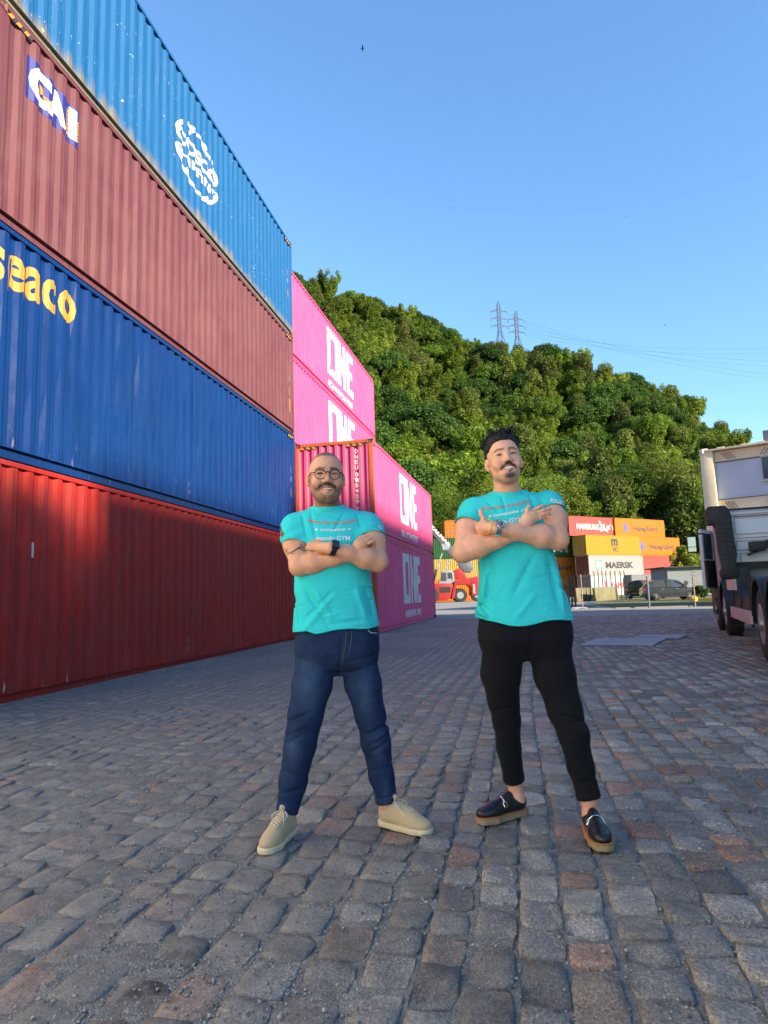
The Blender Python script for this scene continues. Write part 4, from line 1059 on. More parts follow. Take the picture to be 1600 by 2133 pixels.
MB().add([(o_[0]+a*ca-b*sa, 1.05, o_[1]+a*sa+b*ca) for a, b in v], f).build('lettering', M_WHITE, bo)
MB().bar((rx(908), 1.5, rzz(1200)), (rx(927), 1.5, rzz(1148)), .16).build('lift_cylinder', M_RSPALE, t); MB().bar((rx(904), 1.5, rzz(1212)), (rx(913), 1.5, rzz(1182)), .30).build('cylinder_sleeve', M_CHAS, t)
MB().bar((rx(930), 1.4, rzz(1186)), (rx(945), 1.4, rzz(1160)), .14).build('lift_cylinder', M_RSPALE, t)
body('rear_head', [(958, 1172), (975, 1168), (990, 1180), (984, 1192), (970, 1190)], .95, 2.1, M_RSGREY)
for a in (952, 962, 972): MB().bar((rx(a), .1, rzz(1203)), (rx(a), .1, rzz(1190)), .05).build('handrail_post', M_RSRED, t)

# ------------------------------------------------------------------ cars
def car(label, loc, rz, paintm, L=4.3, W=1.8, H=1.62, seed=0):
    """local frame: x forward from the rear bumper, y to the left, z up"""
    t = empty('parked_car', loc, rz, label, 'car', 'parked cars')
    st = [(0, .42, .95, .80), (.12, .30, 1.02, .93), (.45, .24, 1.04, 1.), (1.2, .24, 1.0, 1.), (2.4, .24, .98, 1.), (3.2, .24, .98, 1.), (3.75, .24, .90, .97), (4.1, .28, .80, .90), (4.28, .40, .66, .74)]
    k = L/4.3; V = []; F = []
    for x, z0, z1, w in st:
        w *= W/2
        for y, z in ((-w*.92, z0), (-w, z0+.12), (-w*1.0, (z0+z1)/2), (-w*.95, z1-.06), (-w*.82, z1), (w*.82, z1), (w*.95, z1-.06), (w, (z0+z1)/2), (w, z0+.12), (w*.92, z0)): V.append((x*k, y, z))
    n = 10
    for i in range(len(st)-1):
        for j in range(n): F.append((i*n+j, (i+1)*n+j, (i+1)*n+(j+1) % n, i*n+(j+1) % n))
    F += [tuple(range(n)), tuple(range(len(V)-1, len(V)-n-1, -1))]
    MB().add(V, F).build('body', paintm, t, 40)
    gl = [(.10, .98, .98, .76), (.55, 1.02, H-.16, .72), (1.0, 1.0, H-.04, .70), (1.9, .98, H, .70), (2.55, .97, H-.08, .69), (3.25, .97, 1.0, .78)]
    V = []; F = []
    for x, z0, z1, w in gl:
        wt = w*W/2*1.12; wb = W/2*.90
        for y, z in ((-wb, z0), (-wt+.03, z1-.03), (-wt*.8, z1), (wt*.8, z1), (wt-.03, z1-.03), (wb, z0)): V.append((x*k, y, z))
    for i in range(len(gl)-1):
        for j in range(6): F.append((i*6+j, (i+1)*6+j, (i+1)*6+(j+1) % 6, i*6+(j+1) % 6))
    F += [tuple(range(6)), tuple(range(len(V)-1, len(V)-7, -1))]
    MB().add(V, F).build('glasshouse', M_GLASS, t, 30)
    V = []; F = []
    for x, z0, z1, w in gl[1:5]:
        wt = w*W/2*1.12
        V += [(x*k, -wt+.01, z1-.012), (x*k, -wt*.8, z1+.018), (x*k, wt*.8, z1+.018), (x*k, wt-.01, z1-.012)]
    for i in range(3):
        for j in range(3): F.append((i*4+j, (i+1)*4+j, (i+1)*4+j+1, i*4+j+1))
    MB().add(V, F).build('roof', paintm, t, 40)
    for s in (-1, 1):
        for xa, za, xb, zb in ((.62, 1.0, .70, H-.14), (1.72, .98, 1.74, H-.03), (2.58, H-.09, 3.22, 1.0)):
            MB().bar((xa*k, s*W/2*.90, za), (xb*k, s*(.715*W/2*1.12), zb), .08, .03).build('pillar', paintm, t)
        MB().box((2.75*k, s*W/2*.96-.06, .98), (2.95*k, s*W/2*.96+.12*s+.06, 1.10)).build('mirror', paintm, t, bevel=.02)
        for x in (1.25, 2.35): MB().bar((x*k, s*(W/2+.004), .86), ((x+.22)*k, s*(W/2+.004), .86), .03).build('door_handle', M_RIM, t)
        MB().box((4.02*k, s*W/2*.55-.14, .62), (4.24*k, s*W/2*.55+.18*1, .78)).build('headlight', M_RIM, t, bevel=.03)
        MB().box((.0, s*W/2*.68-.16, .78), (.16, s*W/2*.68+.16, .94)).build('tail_light', M_REDMARK, t, bevel=.02)
        MB().box((.7*k, s*W/2-.02 if s > 0 else -W/2-.008, .26), (3.4*k, W/2+.008 if s > 0 else -W/2+.02, .36)).build('sill_trim', M_BLKP, t)
    MB().box((4.2*k, -.55, .56), (4.30*k, .55, .76)).build('grille', M_RIM, t, bevel=.02); MB().box((4.24*k, -.26, .40), (4.33*k, .26, .52)).build('number_plate', M_WHITE, t)
    for x in (.80, 3.42):
        for s in (-1, 1):
            r = .34; y0 = s*W/2-(.22 if s > 0 else 0)+(-.01 if s < 0 else .01)
            wv = MB().lathe([(r*.6, 0), (r*.95, 0), (r, .04), (r, .18), (r*.95, .22), (r*.6, .22)], (x*k, y0, r), 'y', 26).build('wheel', M_RUB, t, 40)
            yo = y0+.22 if s > 0 else y0
            MB().lathe([(r*.66, -.005), (r*.62, .004)], (x*k, yo, r), 'y', 24).build('wheel_well', M_CHAS, wv)
            m = MB()
            for q in range(10):
                a = q/10*6.283+.15*(q % 2); m.bar((x*k+r*.1*math.cos(a), yo+s*.012, r+r*.1*math.sin(a)), (x*k+r*.64*math.cos(a), yo+s*.008, r+r*.64*math.sin(a)), .035, .015, up=(0, 1, 0))
            m.lathe([(r*.14, -.012), (r*.10, .016)], (x*k, yo, r), 'y', 12); m.build('rim', M_RIM, wv)
            arch = [(x*k+(r+.07)*math.cos(R(a)), r+(r+.07)*math.sin(R(a))) for a in range(-5, 186, 15)]+[(x*k+(r+.01)*math.cos(R(a)), r+(r+.01)*math.sin(R(a))) for a in range(185, -6, -15)]
            MB().prism(arch, s*W/2-.0 if s > 0 else -W/2-.012, s*W/2+.012 if s > 0 else -W/2, 'y').build('wheel_arch', M_BLKP, t)
    return t
g = G('graphite_car_paint'); M_CARG = g.done((.045, .055, .065), .28, .4, Coat_Weight=.8)
g = G('black_blue_car_paint'); M_CARB = g.done((.012, .016, .026), .22, .3, Coat_Weight=.9)
cp = at(1338, 1251, 52.5); rzc = math.atan2(sy_, cy_)
car('graphite hatchback seen from the side in front of the shed', (cp.x, cp.y, 0.005), rzc-R(6), M_CARG, 4.25, 1.8, 1.60)
cp = at(1319, 1240, 64.0); car('dark sport utility car facing us, parked left of the graphite hatchback', (cp.x, cp.y, 0.005), rzc-R(78), M_CARB, 4.4, 1.85, 1.72)

# ------------------------------------------------------------------ fence, barriers, shed and bits on the verge
M_POST = plain('weathered_post', (.09, .075, .055), .9, 0, .4, 9); M_MOSS = concrete_material('mossy_concrete', (.085, .085, .04), (.20, .18, .11), 3.)
M_STRR = plain('faded_red_tape', (.42, .07, .06), .6)
def post(px, ptop, pbot, depth, r_, label, mat, striped=False):
    b = at(px, pbot, depth); tp = at(px+1, ptop, depth); h = tp.z
    t = empty('fence_post', (b.x, b.y, 0), 0, label, 'post', 'posts along the verge')
    MB().tube([(0, 0, 0), (.01, 0, h*.5), (0, .01, h)], r_, 10).build('post', mat, t, 40)
    if striped:
        for k in range(9): MB().tube([(.004*k/9, 0, h*(.12+k*.095)), (.004, 0, h*(.12+k*.095)+.055)], r_*1.12, 10).build('stripe', M_STRR, t, 40)
    return t
post(1214, 1196, 1264, 35.3, .028, 'red and white striped pole on the verge nearest the dark haired man', P_SILVER, True)
post(1353, 1200, 1266, 35.0, .05, 'grey steel post standing in front of the graphite hatchback', P_GREY)
post(1449, 1200, 1266, 34.8, .03, 'red and white striped pole nearest the truck', P_SILVER, True)
for px, pt_, lab in ((1186, 1199, 'thin timber stake, left of the stake pair by the orange container'), (1192, 1195, 'thick timber stake by the orange container, middle one'), (1199, 1198, 'timber stake, right one by the orange container')):
    post(px, pt_, 1258, 40, .06, lab, M_POST)
for k, (a, b) in enumerate(((1203, 1240), (1242, 1290))):
    pa = at(a, 1240, 58); pb = at(b, 1236, 62); d = (pb-pa); d.z = 0; t = empty('concrete_barrier', (pa.x, pa.y, 0), math.atan2(d.y, d.x), 'mossy leaning concrete barrier, %s of the two under the fence bars' % ('left' if k == 0 else 'right'), 'barrier', 'mossy barriers')
    MB().prism([(0, 0), (.55, 0), (.30, .5), (.26, 1.15), (.12, 1.2), (.06, .5)], 0, d.length-.1, 'x').build('block', M_MOSS, t, bevel=.03)
for k in range(10):
    px = 1221+k*9.2; b = at(px, 1236, 59.+k*.35); h = 2.55
    t = empty('fence_bar', (b.x, b.y, 0), 0, 'dark upright fence bar above the mossy barriers, number %s from the left' % ('first second third fourth fifth sixth seventh eighth ninth tenth'.split()[k]), 'fence bar', 'upright fence bars')
    MB().bar((0, 0, 0), (random.uniform(-.08, .08), .25, h), .07).build('bar', M_CHAS, t); MB().bar((0, .25, h), (0, .4, h+.1), .05).build('bent_tip', M_CHAS, t)
# shed of blocks
M_SHED = plain('grey_shed_wall', (.16, .185, .19), .9, 0, .08, .7); M_BLOCK = plain('concrete_block', (.18, .19, .19), .9, 0, .15, 3)
p = at(1394, 1240, 70); t = empty('shed', (p.x, p.y, 0), R(9), 'low grey shed with a dark flat roof behind the graphite hatchback', 'shed')
MB().box((0, 0, 0), (9, 5, 2.95)).build('wall', M_SHED, t); MB().box((-.5, -.5, 2.96), (9.5, 5.5, 3.1)).build('roof', M_CHAS, t)
bx_ = (1444-1394)*70/1400
for r_ in range(13):
    for c_ in range(6):
        x0 = bx_+c_*.42+(.21 if r_ % 2 else 0); z0 = .05+r_*.205; MB().box((x0, -.035, z0), (x0+.405, -.002, z0+.19)).build('block', M_BLOCK, t)
# bits
M_SACK = plain('white_sack', (.40, .40, .38), .8, 0, .1, 8); M_YEL = plain('yellow_kerb_paint', (.55, .38, .05), .7)
p = at(1228, 1249, 41); t = MB().lathe([(.02, 0), (.30, .02), (.36, .14), (.26, .26), (.04, .31)], (0, 0, 0), n=14).build('sack', M_SACK, None, 50); t.location = (p.x, p.y, .005); t.scale = (1.3, .7, .8); tag(t, 'white sack lying on the verge near the striped pole', 'sack')
pa, pb = at(1452, 1253, 46), at(1500, 1253, 45); t = MB().bar((pa.x, pa.y, .1), (pb.x, pb.y, .1), .25, .18).build('kerb', M_YEL); tag(t, 'short yellow painted kerb beside the truck wheels', 'kerb')
p = at(1446, 1251, 45.5); t = MB().lathe([(.02, 0), (.22, .02), (.26, .2), (.12, .36), (.02, .4)], (0, 0, 0), n=10).build('rubble_lump', M_YEL, None, 50); t.location = (p.x, p.y, .005); tag(t, 'yellowish lump lying at the end of the yellow kerb', 'rubble')
p = at(1431.5, 1240, 50); t = empty('round_sign', (p.x, p.y, 0), R(10), 'small dark round disc on a thin pole over the hatchback bonnet', 'sign')
zc = at(1431.5, 1214, 50).z; MB().cyl((0, 0, 0), (0, 0, zc), .03, n=8).build('pole', M_CHAS, t); MB().lathe([(.01, -.03), (.16, -.02), (.17, .0), (.16, .02), (.01, .03)], (0, 0, zc), 'y', 20).build('disc', M_BLKP, t, 40)
p = at(1466, 1238, 48); t = empty('shrub', (p.x, p.y, 0), 0, 'dark low shrub in the shade behind the truck door', 'shrub'); link_mesh('foliage', crown_mesh('foliage', 991, 1.1, .55, 22, 70, .11, M_LEAF[2], 'round', .05), None, t)
MB().tube([(0, 0, 0), (0, .05, .6)], [.05, .02], 6).build('stem', M_BARK, t)
r0_ = random.Random(5)
for k in range(4):
    px = 1196+k*7; p = at(px, 1258, 37.5); t = MB().lathe([(.02, 0), (.10, .01), (.12, .07), (.03, .12)], (0, 0, 0), n=9).build('litter', M_SACK, None, 50); t.location = (p.x, p.y+r0_.uniform(-.3, .3), .003); t.scale = (1.2+r0_.random(), .8, .7); tag(t, 'scrap of pale litter at the verge edge, %s from the left' % ('first', 'second', 'third', 'fourth')[k], 'litter', 'litter scraps')
# edging stones along the front of the verge
m = MB().box((4.6, 37.85, -.003), (40, 38.0, .05)); tag(m.build('verge_edge', M_CONC), kind='structure')

# leafy tree added outside the frame, whose crown filters the sun on the near end of the left stack
t = empty('tree', (12.6, -3.4, 0), 0, 'added unseen leafy tree on the right, put there to filter the sun', 'tree')
link_mesh('crown', crown_mesh('crown', 777, 3.2, 2.1, 60, 50, .17, M_LEAF[0], 'round', 7.6), None, t)
MB().tube([(0, 0, 0), (.1, 0, 5), (0, .1, 9.5)], [.28, .2, .08], 10).build('trunk', M_BARK, t, 60)
# ------------------------------------------------------------------ implicit-surface modelling for the two people
_lat = np.random.default_rng(3).random((32, 32, 32)).astype(np.float32)
def vnoise(P):
    i = np.floor(P).astype(int); f = (P-i).astype(np.float32); f = f*f*(3-2*f); i &= 31; j = (i+1) & 31
    def g(a, b, c): return _lat[a, b, c]
    x0, y0, z0 = i.T; x1, y1, z1 = j.T; fx, fy, fz = f.T
    return ((g(x0,y0,z0)*(1-fx)+g(x1,y0,z0)*fx)*(1-fy)+(g(x0,y1,z0)*(1-fx)+g(x1,y1,z0)*fx)*fy)*(1-fz) + \
           ((g(x0,y0,z1)*(1-fx)+g(x1,y0,z1)*fx)*(1-fy)+(g(x0,y1,z1)*(1-fx)+g(x1,y1,z1)*fx)*fy)*fz
def smin(a, b, k):
    if k <= 0: return np.minimum(a, b)
    h = np.clip(.5+.5*(b-a)/k, 0, 1); return b*(1-h)+a*h-k*h*(1-h)
def d_cone(P, a, b, ra, rb):
    a = np.asarray(a, float); b = np.asarray(b, float); ba = b-a; t = np.clip(((P-a)@ba)/(ba@ba), 0, 1)
    return np.linalg.norm(P-a-t[:, None]*ba, axis=1)-(ra+(rb-ra)*t)
def d_ell(P, c, r, M=None):
    q = P-np.asarray(c)
    if M is not None: q = q@M
    r = np.asarray(r, float); k0 = np.linalg.norm(q/r, axis=1); k1 = np.linalg.norm(q/(r*r), axis=1)
    return k0*(k0-1)/np.maximum(k1, 1e-9)
def d_loft(P, secs, p=2.3):
    """secs: (z, cx, cy, a, b) rows, cross-sections of a trunk"""
    s = np.array(sorted(secs)); z = P[:, 2]
    cx, cy, a, b = (np.interp(z, s[:, 0], s[:, k]) for k in (1, 2, 3, 4))
    u = np.abs(P[:, 0]-cx)/a; v = np.abs(P[:, 1]-cy)/b
    d = ((u**p+v**p)**(1/p)-1)*np.minimum(a, b)
    return np.maximum(d, np.maximum(s[0, 0]-z, z-s[-1, 0]))
class Field:
    def __init__(s, P): s.P = P; s.d = np.full(len(P), .3, np.float64); s.lo = P.min(0); s.hi = P.max(0)
    def _m(s, lo, hi):
        if (s.lo > hi).any() or (s.hi < lo).any(): return ()
        return np.nonzero(np.all((s.P > lo) & (s.P < hi), axis=1))[0]
    def cone(s, a, b, ra, rb, k=.02, sub=False):
        a = np.asarray(a, float); b = np.asarray(b, float); pad = max(ra, rb)+k+.045
        i = s._m(np.minimum(a, b)-pad, np.maximum(a, b)+pad)
        if len(i): s._c(i, d_cone(s.P[i], a, b, ra, rb), k, sub)
    def chain(s, pts, rs, k=.02):
        for a, b, ra, rb in zip(pts[:-1], pts[1:], rs[:-1], rs[1:]): s.cone(a, b, ra, rb, k)
    def ell(s, c, r, k=.02, M=None, sub=False):
        pad = max(r)+k+.045; c = np.asarray(c, float); i = s._m(c-pad, c+pad)
        if len(i): s._c(i, d_ell(s.P[i], c, r, M), k, sub)
    def _c(s, i, dd, k, sub):
        if sub: s.d[i] = -smin(-s.d[i], dd, k)
        else: s.d[i] = smin(s.d[i], dd, k)
    def add(s, dd, k=.02): s.d = smin(s.d, dd, k)
def surf(field, lo, hi, h):
    """surface nets over blocks that the surface crosses; field(P)->distance"""
    lo = np.array(lo, float); n = (np.ceil((np.array(hi)-lo)/h/8).astype(int))*8+1; B = 8
    nb = (n-1)//B; ii = np.stack(np.meshgrid(*[np.arange(k) for k in nb], indexing='ij'), -1).reshape(-1, 3)
    cd = field(lo+(ii+.5)*B*h); act = ii[np.abs(cd) < B*h*1.15]
    D = np.full(n, .2, np.float32)
    for q, dv in ((ii[cd <= -B*h*1.15], -.2),):
        for b in q: D[b[0]*B:b[0]*B+B+1, b[1]*B:b[1]*B+B+1, b[2]*B:b[2]*B+B+1] = dv
    loc = np.stack(np.meshgrid(*[np.arange(B+1)]*3, indexing='ij'), -1).reshape(-1, 3)
    key = (act//3)@np.array((1000000, 1000, 1)); order = np.argsort(key, kind='stable'); act = act[order]; key = key[order]
    for a in np.split(act, np.nonzero(np.diff(key))[0]+1):
        g = (a[:, None, :]*B+loc[None]).reshape(-1, 3); D[g[:, 0], g[:, 1], g[:, 2]] = field(lo+g*h)
    S = D < 0
    cnt = np.zeros(n-1, np.int8); offs = [(x, y, z) for x in (0, 1) for y in (0, 1) for z in (0, 1)]
    for x, y, z in offs: cnt += S[x:n[0]-1+x, y:n[1]-1+y, z:n[2]-1+z]
    cells = np.argwhere((cnt > 0) & (cnt < 8)); idx = np.full(n-1, -1, np.int32); idx[tuple(cells.T)] = np.arange(len(cells))
    cv = np.stack([D[cells[:, 0]+x, cells[:, 1]+y, cells[:, 2]+z] for x, y, z in offs], 1); O = np.array(offs, float)
    acc = np.zeros((len(cells), 3)); w = np.zeros(len(cells))
    for i in range(8):
        for j in range(i+1, 8):
            if np.abs(O[i]-O[j]).sum() != 1: continue
            m = (cv[:, i] < 0) != (cv[:, j] < 0); t = cv[m, i]/(cv[m, i]-cv[m, j])
            acc[m] += O[i]+(O[j]-O[i])*t[:, None]; w[m] += 1
    V = lo+(cells+acc/w[:, None])*h; F = []
    for ax in range(3):
        u, v = [(1, 2), (2, 0), (0, 1)][ax]
        sl0 = [slice(None)]*3; sl1 = [slice(None)]*3; sl0[ax] = slice(0, -1); sl1[ax] = slice(1, None)
        ch = S[tuple(sl0)] != S[tuple(sl1)]; e = np.argwhere(ch); e = e[(e[:, u] > 0) & (e[:, v] > 0) & (e[:, u] < n[u]-1) & (e[:, v] < n[v]-1)]
        flip = S[tuple(e.T)]; du = np.zeros(3, int); dv = np.zeros(3, int); du[u] = 1; dv[v] = 1
        q = np.stack([idx[tuple((e-du-dv).T)], idx[tuple((e-dv).T)], idx[tuple(e.T)], idx[tuple((e-du).T)]], 1)
        q[~flip] = q[~flip][:, ::-1]; F.append(q[(q >= 0).all(1)])
    return V, np.vstack(F)
def mesh_np(name, V, F, mat=None, parent=None, cols=None):
    me = bpy.data.meshes.new(name); k = F.shape[1]
    me.vertices.add(len(V)); me.vertices.foreach_set('co', V.astype(np.float32).ravel())
    me.loops.add(F.size); me.loops.foreach_set('vertex_index', F.astype(np.int32).ravel())
    me.polygons.add(len(F)); me.polygons.foreach_set('loop_start', np.arange(0, F.size, k, dtype=np.int32)); me.update(calc_edges=True); smooth(me)
    if cols is not None:
        a = me.attributes.new('tint', 'FLOAT_COLOR', 'POINT'); a.data.foreach_set('color', np.c_[cols, np.ones(len(V))].astype(np.float32).ravel())
    return link_mesh(name, me, mat, parent)
def bvh_of(V, F): return BVHTree.FromPolygons([tuple(v) for v in V], [tuple(f) for f in F])

# ------------------------------------------------------------------ people materials
def skin_material():
    g = G('skin'); v = g.coord(); c = g.attr('tint'); n1 = g.noise(v, 38, 4, .6); n2 = g.noise(v, 420, 3, .6); n3 = g.noise(v, 11, 3)
    col = g.mix(1., c, g.ramp(n1, (.3, (.90, .85, .83)), (.7, (1.07, 1.07, 1.06))), 'MULTIPLY')
    col = g.mix(.35, col, g.mix(1., col, g.ramp(n3, (.35, (1.06, .93, .90)), (.65, (.96, 1.03, 1.03))), 'MULTIPLY'))
    return g.done(col, g.ramp(n1, (.3, .42), (.7, .55)), 0, g.bump(g.math('ADD', n2, g.math('MULTIPLY', n1, 1.5)), .3, .0014), spec=.45, Subsurface_Weight=.12, Subsurface_Radius=(.9, .35, .2), Subsurface_Scale=.006)
M_SKIN = skin_material()
def cloth_material(name, c, weave=1500., rough=.85, bump=.2, big=.0, var=.06, sheen=.15):
    g = G(name); v = g.coord(); n1 = g.noise(v, 5, 4, .6); n2 = g.noise(v, weave*.25, 2); n3 = g.noise(g.coord('Object', (1, 1, .35)), 16, 4, .55)
    col = g.ramp(n1, (.3, tuple(x*(1-var) for x in c)), (.7, tuple(min(1, x*(1+var)) for x in c)))
    h = g.math('ADD', g.math('MULTIPLY', n2, .06), g.math('MULTIPLY', n3, big))
    return g.done(col, rough, 0, g.bump(h, bump, .012), spec=.1, Sheen_Weight=sheen, Sheen_Roughness=.5)
M_TEE = cloth_material('turquoise_cotton', (.001, .56, .56), big=.7, bump=.7, sheen=.0)
M_TROU = cloth_material('black_trouser_cloth', (.0085, .0085, .011), big=.3, bump=.35, sheen=.04)
def denim_material():
    g = G('blue_denim'); v = g.coord(); c = g.attr('tint'); tw = g.noise(g.coord('Object', (1, 1, .18)), 260, 3, .6); n = g.noise(v, 9, 5, .65)
    col = g.mix(1., c, g.ramp(n, (.3, .72), (.7, 1.35)), 'MULTIPLY'); col = g.mix(1., col, g.ramp(tw, (.3, .82), (.7, 1.22)), 'MULTIPLY')
    wr = g.noise(g.coord('Object', (1, 1, 2.2)), 14, 4, .6)
    return g.done(col, .85, 0, g.bump(g.math('ADD', g.math('MULTIPLY', tw, .08), g.math('MULTIPLY', wr, .6)), .6, .012), spec=.1)
M_DENIM = denim_material()
M_SUEDE = cloth_material('beige_suede', (.50, .37, .22), 900, .9, .3, .1, .08); M_SOLE = plain('cream_rubber_sole', (.64, .53, .34), .6, 0, .08, 30, .2, 200)
M_LACE = plain('beige_lace', (.66, .54, .40), .8)
g = G('black_leather'); v = g.coord(); n_ = g.noise(v, 60, 4); M_LEATH = g.done((.010, .010, .012), g.ramp(n_, (.3, .28), (.7, .42)), 0, g.bump(n_, .12, .003), spec=.5)
M_TAN = plain('tan_sole', (.33, .22, .12), .65, 0, .15, 40, .2, 200); M_WELT = plain('leather_welt', (.36, .14, .05), .55)
M_CHROME = plain('bright_metal', (.70, .70, .70), .2, 1.); M_HAIR = plain('black_hair', (.008, .007, .007), .6, 0, .3, 30, spec=.25)
M_TEETH = plain('teeth', (.74, .72, .66), .3); M_MOUTH = plain('mouth_dark', (.05, .015, .012), .6)
g = G('eye'); M_EYE = g.done(g.attr('tint'), .25, spec=.25)
g = G('spectacle_lens'); M_LENS = g.done((1, 1, 1), .0, Transmission_Weight=1., IOR=1.05, Alpha=.25)
M_SPECS = plain('dark_spectacle_frame', (.012, .010, .010), .3); M_INK = plain('tattoo_ink', (.085, .062, .052), .55)
M_WATCHB = plain('watch_black', (.010, .010, .013), .3); M_PRINTW = plain('white_shirt_print', (.74, .76, .76), .7); M_PRINTR = plain('red_shirt_print', (.52, .17, .14), .7)
M_BRACE = plain('yellow_bracelet', (.62, .36, .03), .5); M_TORN = plain('torn_print_red', (.55, .02, .015), .7); M_TORND = plain('torn_print_dark', (.06, .012, .010), .7)

class Man:
    def __init__(s, label, gpx):
        s.o = ground(*gpx); s.root = empty('person', (s.o.x, s.o.y, 0), YAW, label, 'person')
        s.Mi = Matrix.Rotation(-YAW, 3, 'Z'); s.cam = s.Mi @ (CAM-s.o)
    def J(s, px, py, dy=0.):
        """local point on the upright plane at depth dy behind (+) or before (-) the body centre, under a photo pixel"""
        d = s.Mi @ (FWD*FPX + RIGHT*(px-800) - UP*(py-1066.5)); t = (dy-s.cam.y)/d.y; q = s.cam+d*t
        return np.array(q)
    def Gd(s, px, py):
        return np.array(s.Mi @ (ground(px, py)-s.o))
    def ray(s, bvh, px, py, off=.0012):
        d = (s.Mi @ (FWD*FPX + RIGHT*(px-800) - UP*(py-1066.5))).normalized()
        h, nrm, i, t = bvh.ray_cast(s.cam, d)
        if h is None: return None
        if nrm.dot(d) > 0: nrm = -nrm
        return np.array(h+nrm*off)
    def ribbon(s, name, pts, w, bvh, mat, parent, off=.0012, taper=False, n=5):
        """a narrow strip (w photo pixels wide) laid over a surface along photo points"""
        P = []
        for (x0, y0), (x1, y1) in zip(pts[:-1], pts[1:]):
            for k in range(n): P.append((x0+(x1-x0)*k/n, y0+(y1-y0)*k/n))
        P.append(pts[-1]); V = []; F = []; N = len(P)
        for i, (x, y) in enumerate(P):
            a = P[max(i-1, 0)]; b = P[min(i+1, N-1)]; dx, dy = b[0]-a[0], b[1]-a[1]; l = math.hypot(dx, dy) or 1
            ww = w/2*(math.sin(math.pi*min(1, (i+.3)/N))**.6 if taper else 1)
            for sg in (-1, 1):
                q = s.ray(bvh, x-dy/l*ww*sg, y+dx/l*ww*sg, off)
                if q is None: return None
                V.append(q)
        F = np.array([(2*i, 2*i+1, 2*i+3, 2*i+2) for i in range(N-1)]); V = np.array(V)
        dd = np.linalg.norm(np.diff(V[::2], axis=0), axis=1); F = F[dd < .03]
        if len(F) == 0: return None
        return mesh_np(name, V, F, mat, parent)
    def decal(s, name, shape, mat, parent, bvh, fn, off=.0014, step=.012):
        """flat print wrapped on cloth: shape is 2D (unit space), fn maps it to photo pixels"""
        v, f = shape; bm = bmesh.new(); vs = [bm.verts.new((p[0], p[1], 0)) for p in v]
        for q in f:
            try: bm.faces.new([vs[i] for i in q])
            except ValueError: pass
        mn, mx = v.min(0), v.max(0)
        for ax in (0, 1):
            k = mn[ax]+step
            while k < mx[ax]:
                bmesh.ops.bisect_plane(bm, geom=bm.verts[:]+bm.edges[:]+bm.faces[:], plane_co=(k, 0, 0) if ax == 0 else (0, k, 0), plane_no=(1, 0, 0) if ax == 0 else (0, 1, 0)); k += step
        bad = []
        for w in bm.verts:
            q = s.ray(bvh, *fn(w.co.x, w.co.y), off)
            if q is None: bad.append(w)
            else: w.co = q
        if bad: bmesh.ops.delete(bm, geom=bad, context='VERTS')
        long = [f for f in bm.faces if max(e.calc_length() for e in f.edges) > .045]
        if long: bmesh.ops.delete(bm, geom=long, context='FACES')
        me = bpy.data.meshes.new(name); bm.to_mesh(me); bm.free(); smooth(me); return link_mesh(name, me, mat, parent)
def frame(yaw, pitch, roll):
    """columns = head axes (right, back, up) in the person's frame; yaw>0 turns the face to the picture's right, pitch>0 lifts the chin"""
    return np.array(Matrix.Rotation(yaw, 3, 'Z') @ Matrix.Rotation(-pitch, 3, 'X') @ Matrix.Rotation(roll, 3, 'Y'))

def head_field(f, c, M, s, o):
    """skull, jaw and features; c centre, M axes, s scale, o options"""
    T = lambda x, y, z: c + s*(M@np.array((x, y, z)))
    E = lambda p, r, k=.02, sub=False: f.ell(T(*p), np.array(r)*s, k*s, M, sub)
    C = lambda a, b, ra, rb, k=.01, sub=False: f.cone(T(*a), T(*b), ra*s, rb*s, k*s, sub)
    w = o.get('jaw', 1.)
    E((0, .020, .036), (.0745, .096, .084), .01); E((0, -.020, .020), (.0665, .074, .086), .03)
    E((0, -.026, -.035), (.059*w, .062, .062), .03); E((0, -.018, -.068), (.051*w, .058, .040), .03)
    E((0, -.064, -.096), (.026, .022, .020), .025)
    for q in (-1, 1):
        C((q*.051*w, .006, -.052), (q*.024*w, -.054, -.093), .016, .014, .03)      # jaw line
        E((q*.043, -.058, -.028), (.022, .022, .020), .022)                      # cheek
        C((q*.012, -.086, .027), (q*.045, -.068, .028), .0085, .008, .014)       # brow
    for q in (-1, 1):
        E((q*.0325, -.096, .006), (.021, .018, .0135), .014, True)               # socket
        E((q*.0325, -.0730, .0045), (.0160, .0150, .0145), .006)                 # lids
        E((q*.0325, -.090, .0035), (.0135, .016, o.get('slit', .0030)), .002, True)
    C((0, -.086, .014), (0, -.104, -.026), .0075, .0110, .012); E((0, -.1035, -.030), (.0115, .0115, .0095), .008)
    for q in (-1, 1):
        E((q*.0145, -.094, -.032), (.0095, .012, .0085), .006); E((q*.0075, -.1035, -.0405), (.0042, .006, .0035), .003, True)
        C((q*.020, -.091, -.034), (q*.039, -.073, -.058), .0038, .0034, .009, True)   # smile fold
        E((q*.043, -.069, -.044), (.016, .015, .016), .016)                      # lifted cheek
    z = o.get('mouth', -.063)
    for q in (-1, 1):
        C((0, -.0935, z+.0080), (q*.034, -.0715, z+.0125), .0056, .0032, .006)   # upper lip
        C((0, -.0925, z-.0100), (q*.033, -.0705, z+.0100), .0070, .0032, .006)   # lower lip
    E((0, -.098, z+.0012), (.032, .028, o.get('gape', .0065)), .003, True)
    for q in (-1, 1):                                                            # ears
        E((q*.080, .016, -.005), (.010, .018, .029), .006); E((q*.0895, .010, .001), (.008, .009, .017), .005, True); E((q*.076, .008, -.028), (.008, .009, .010), .008)
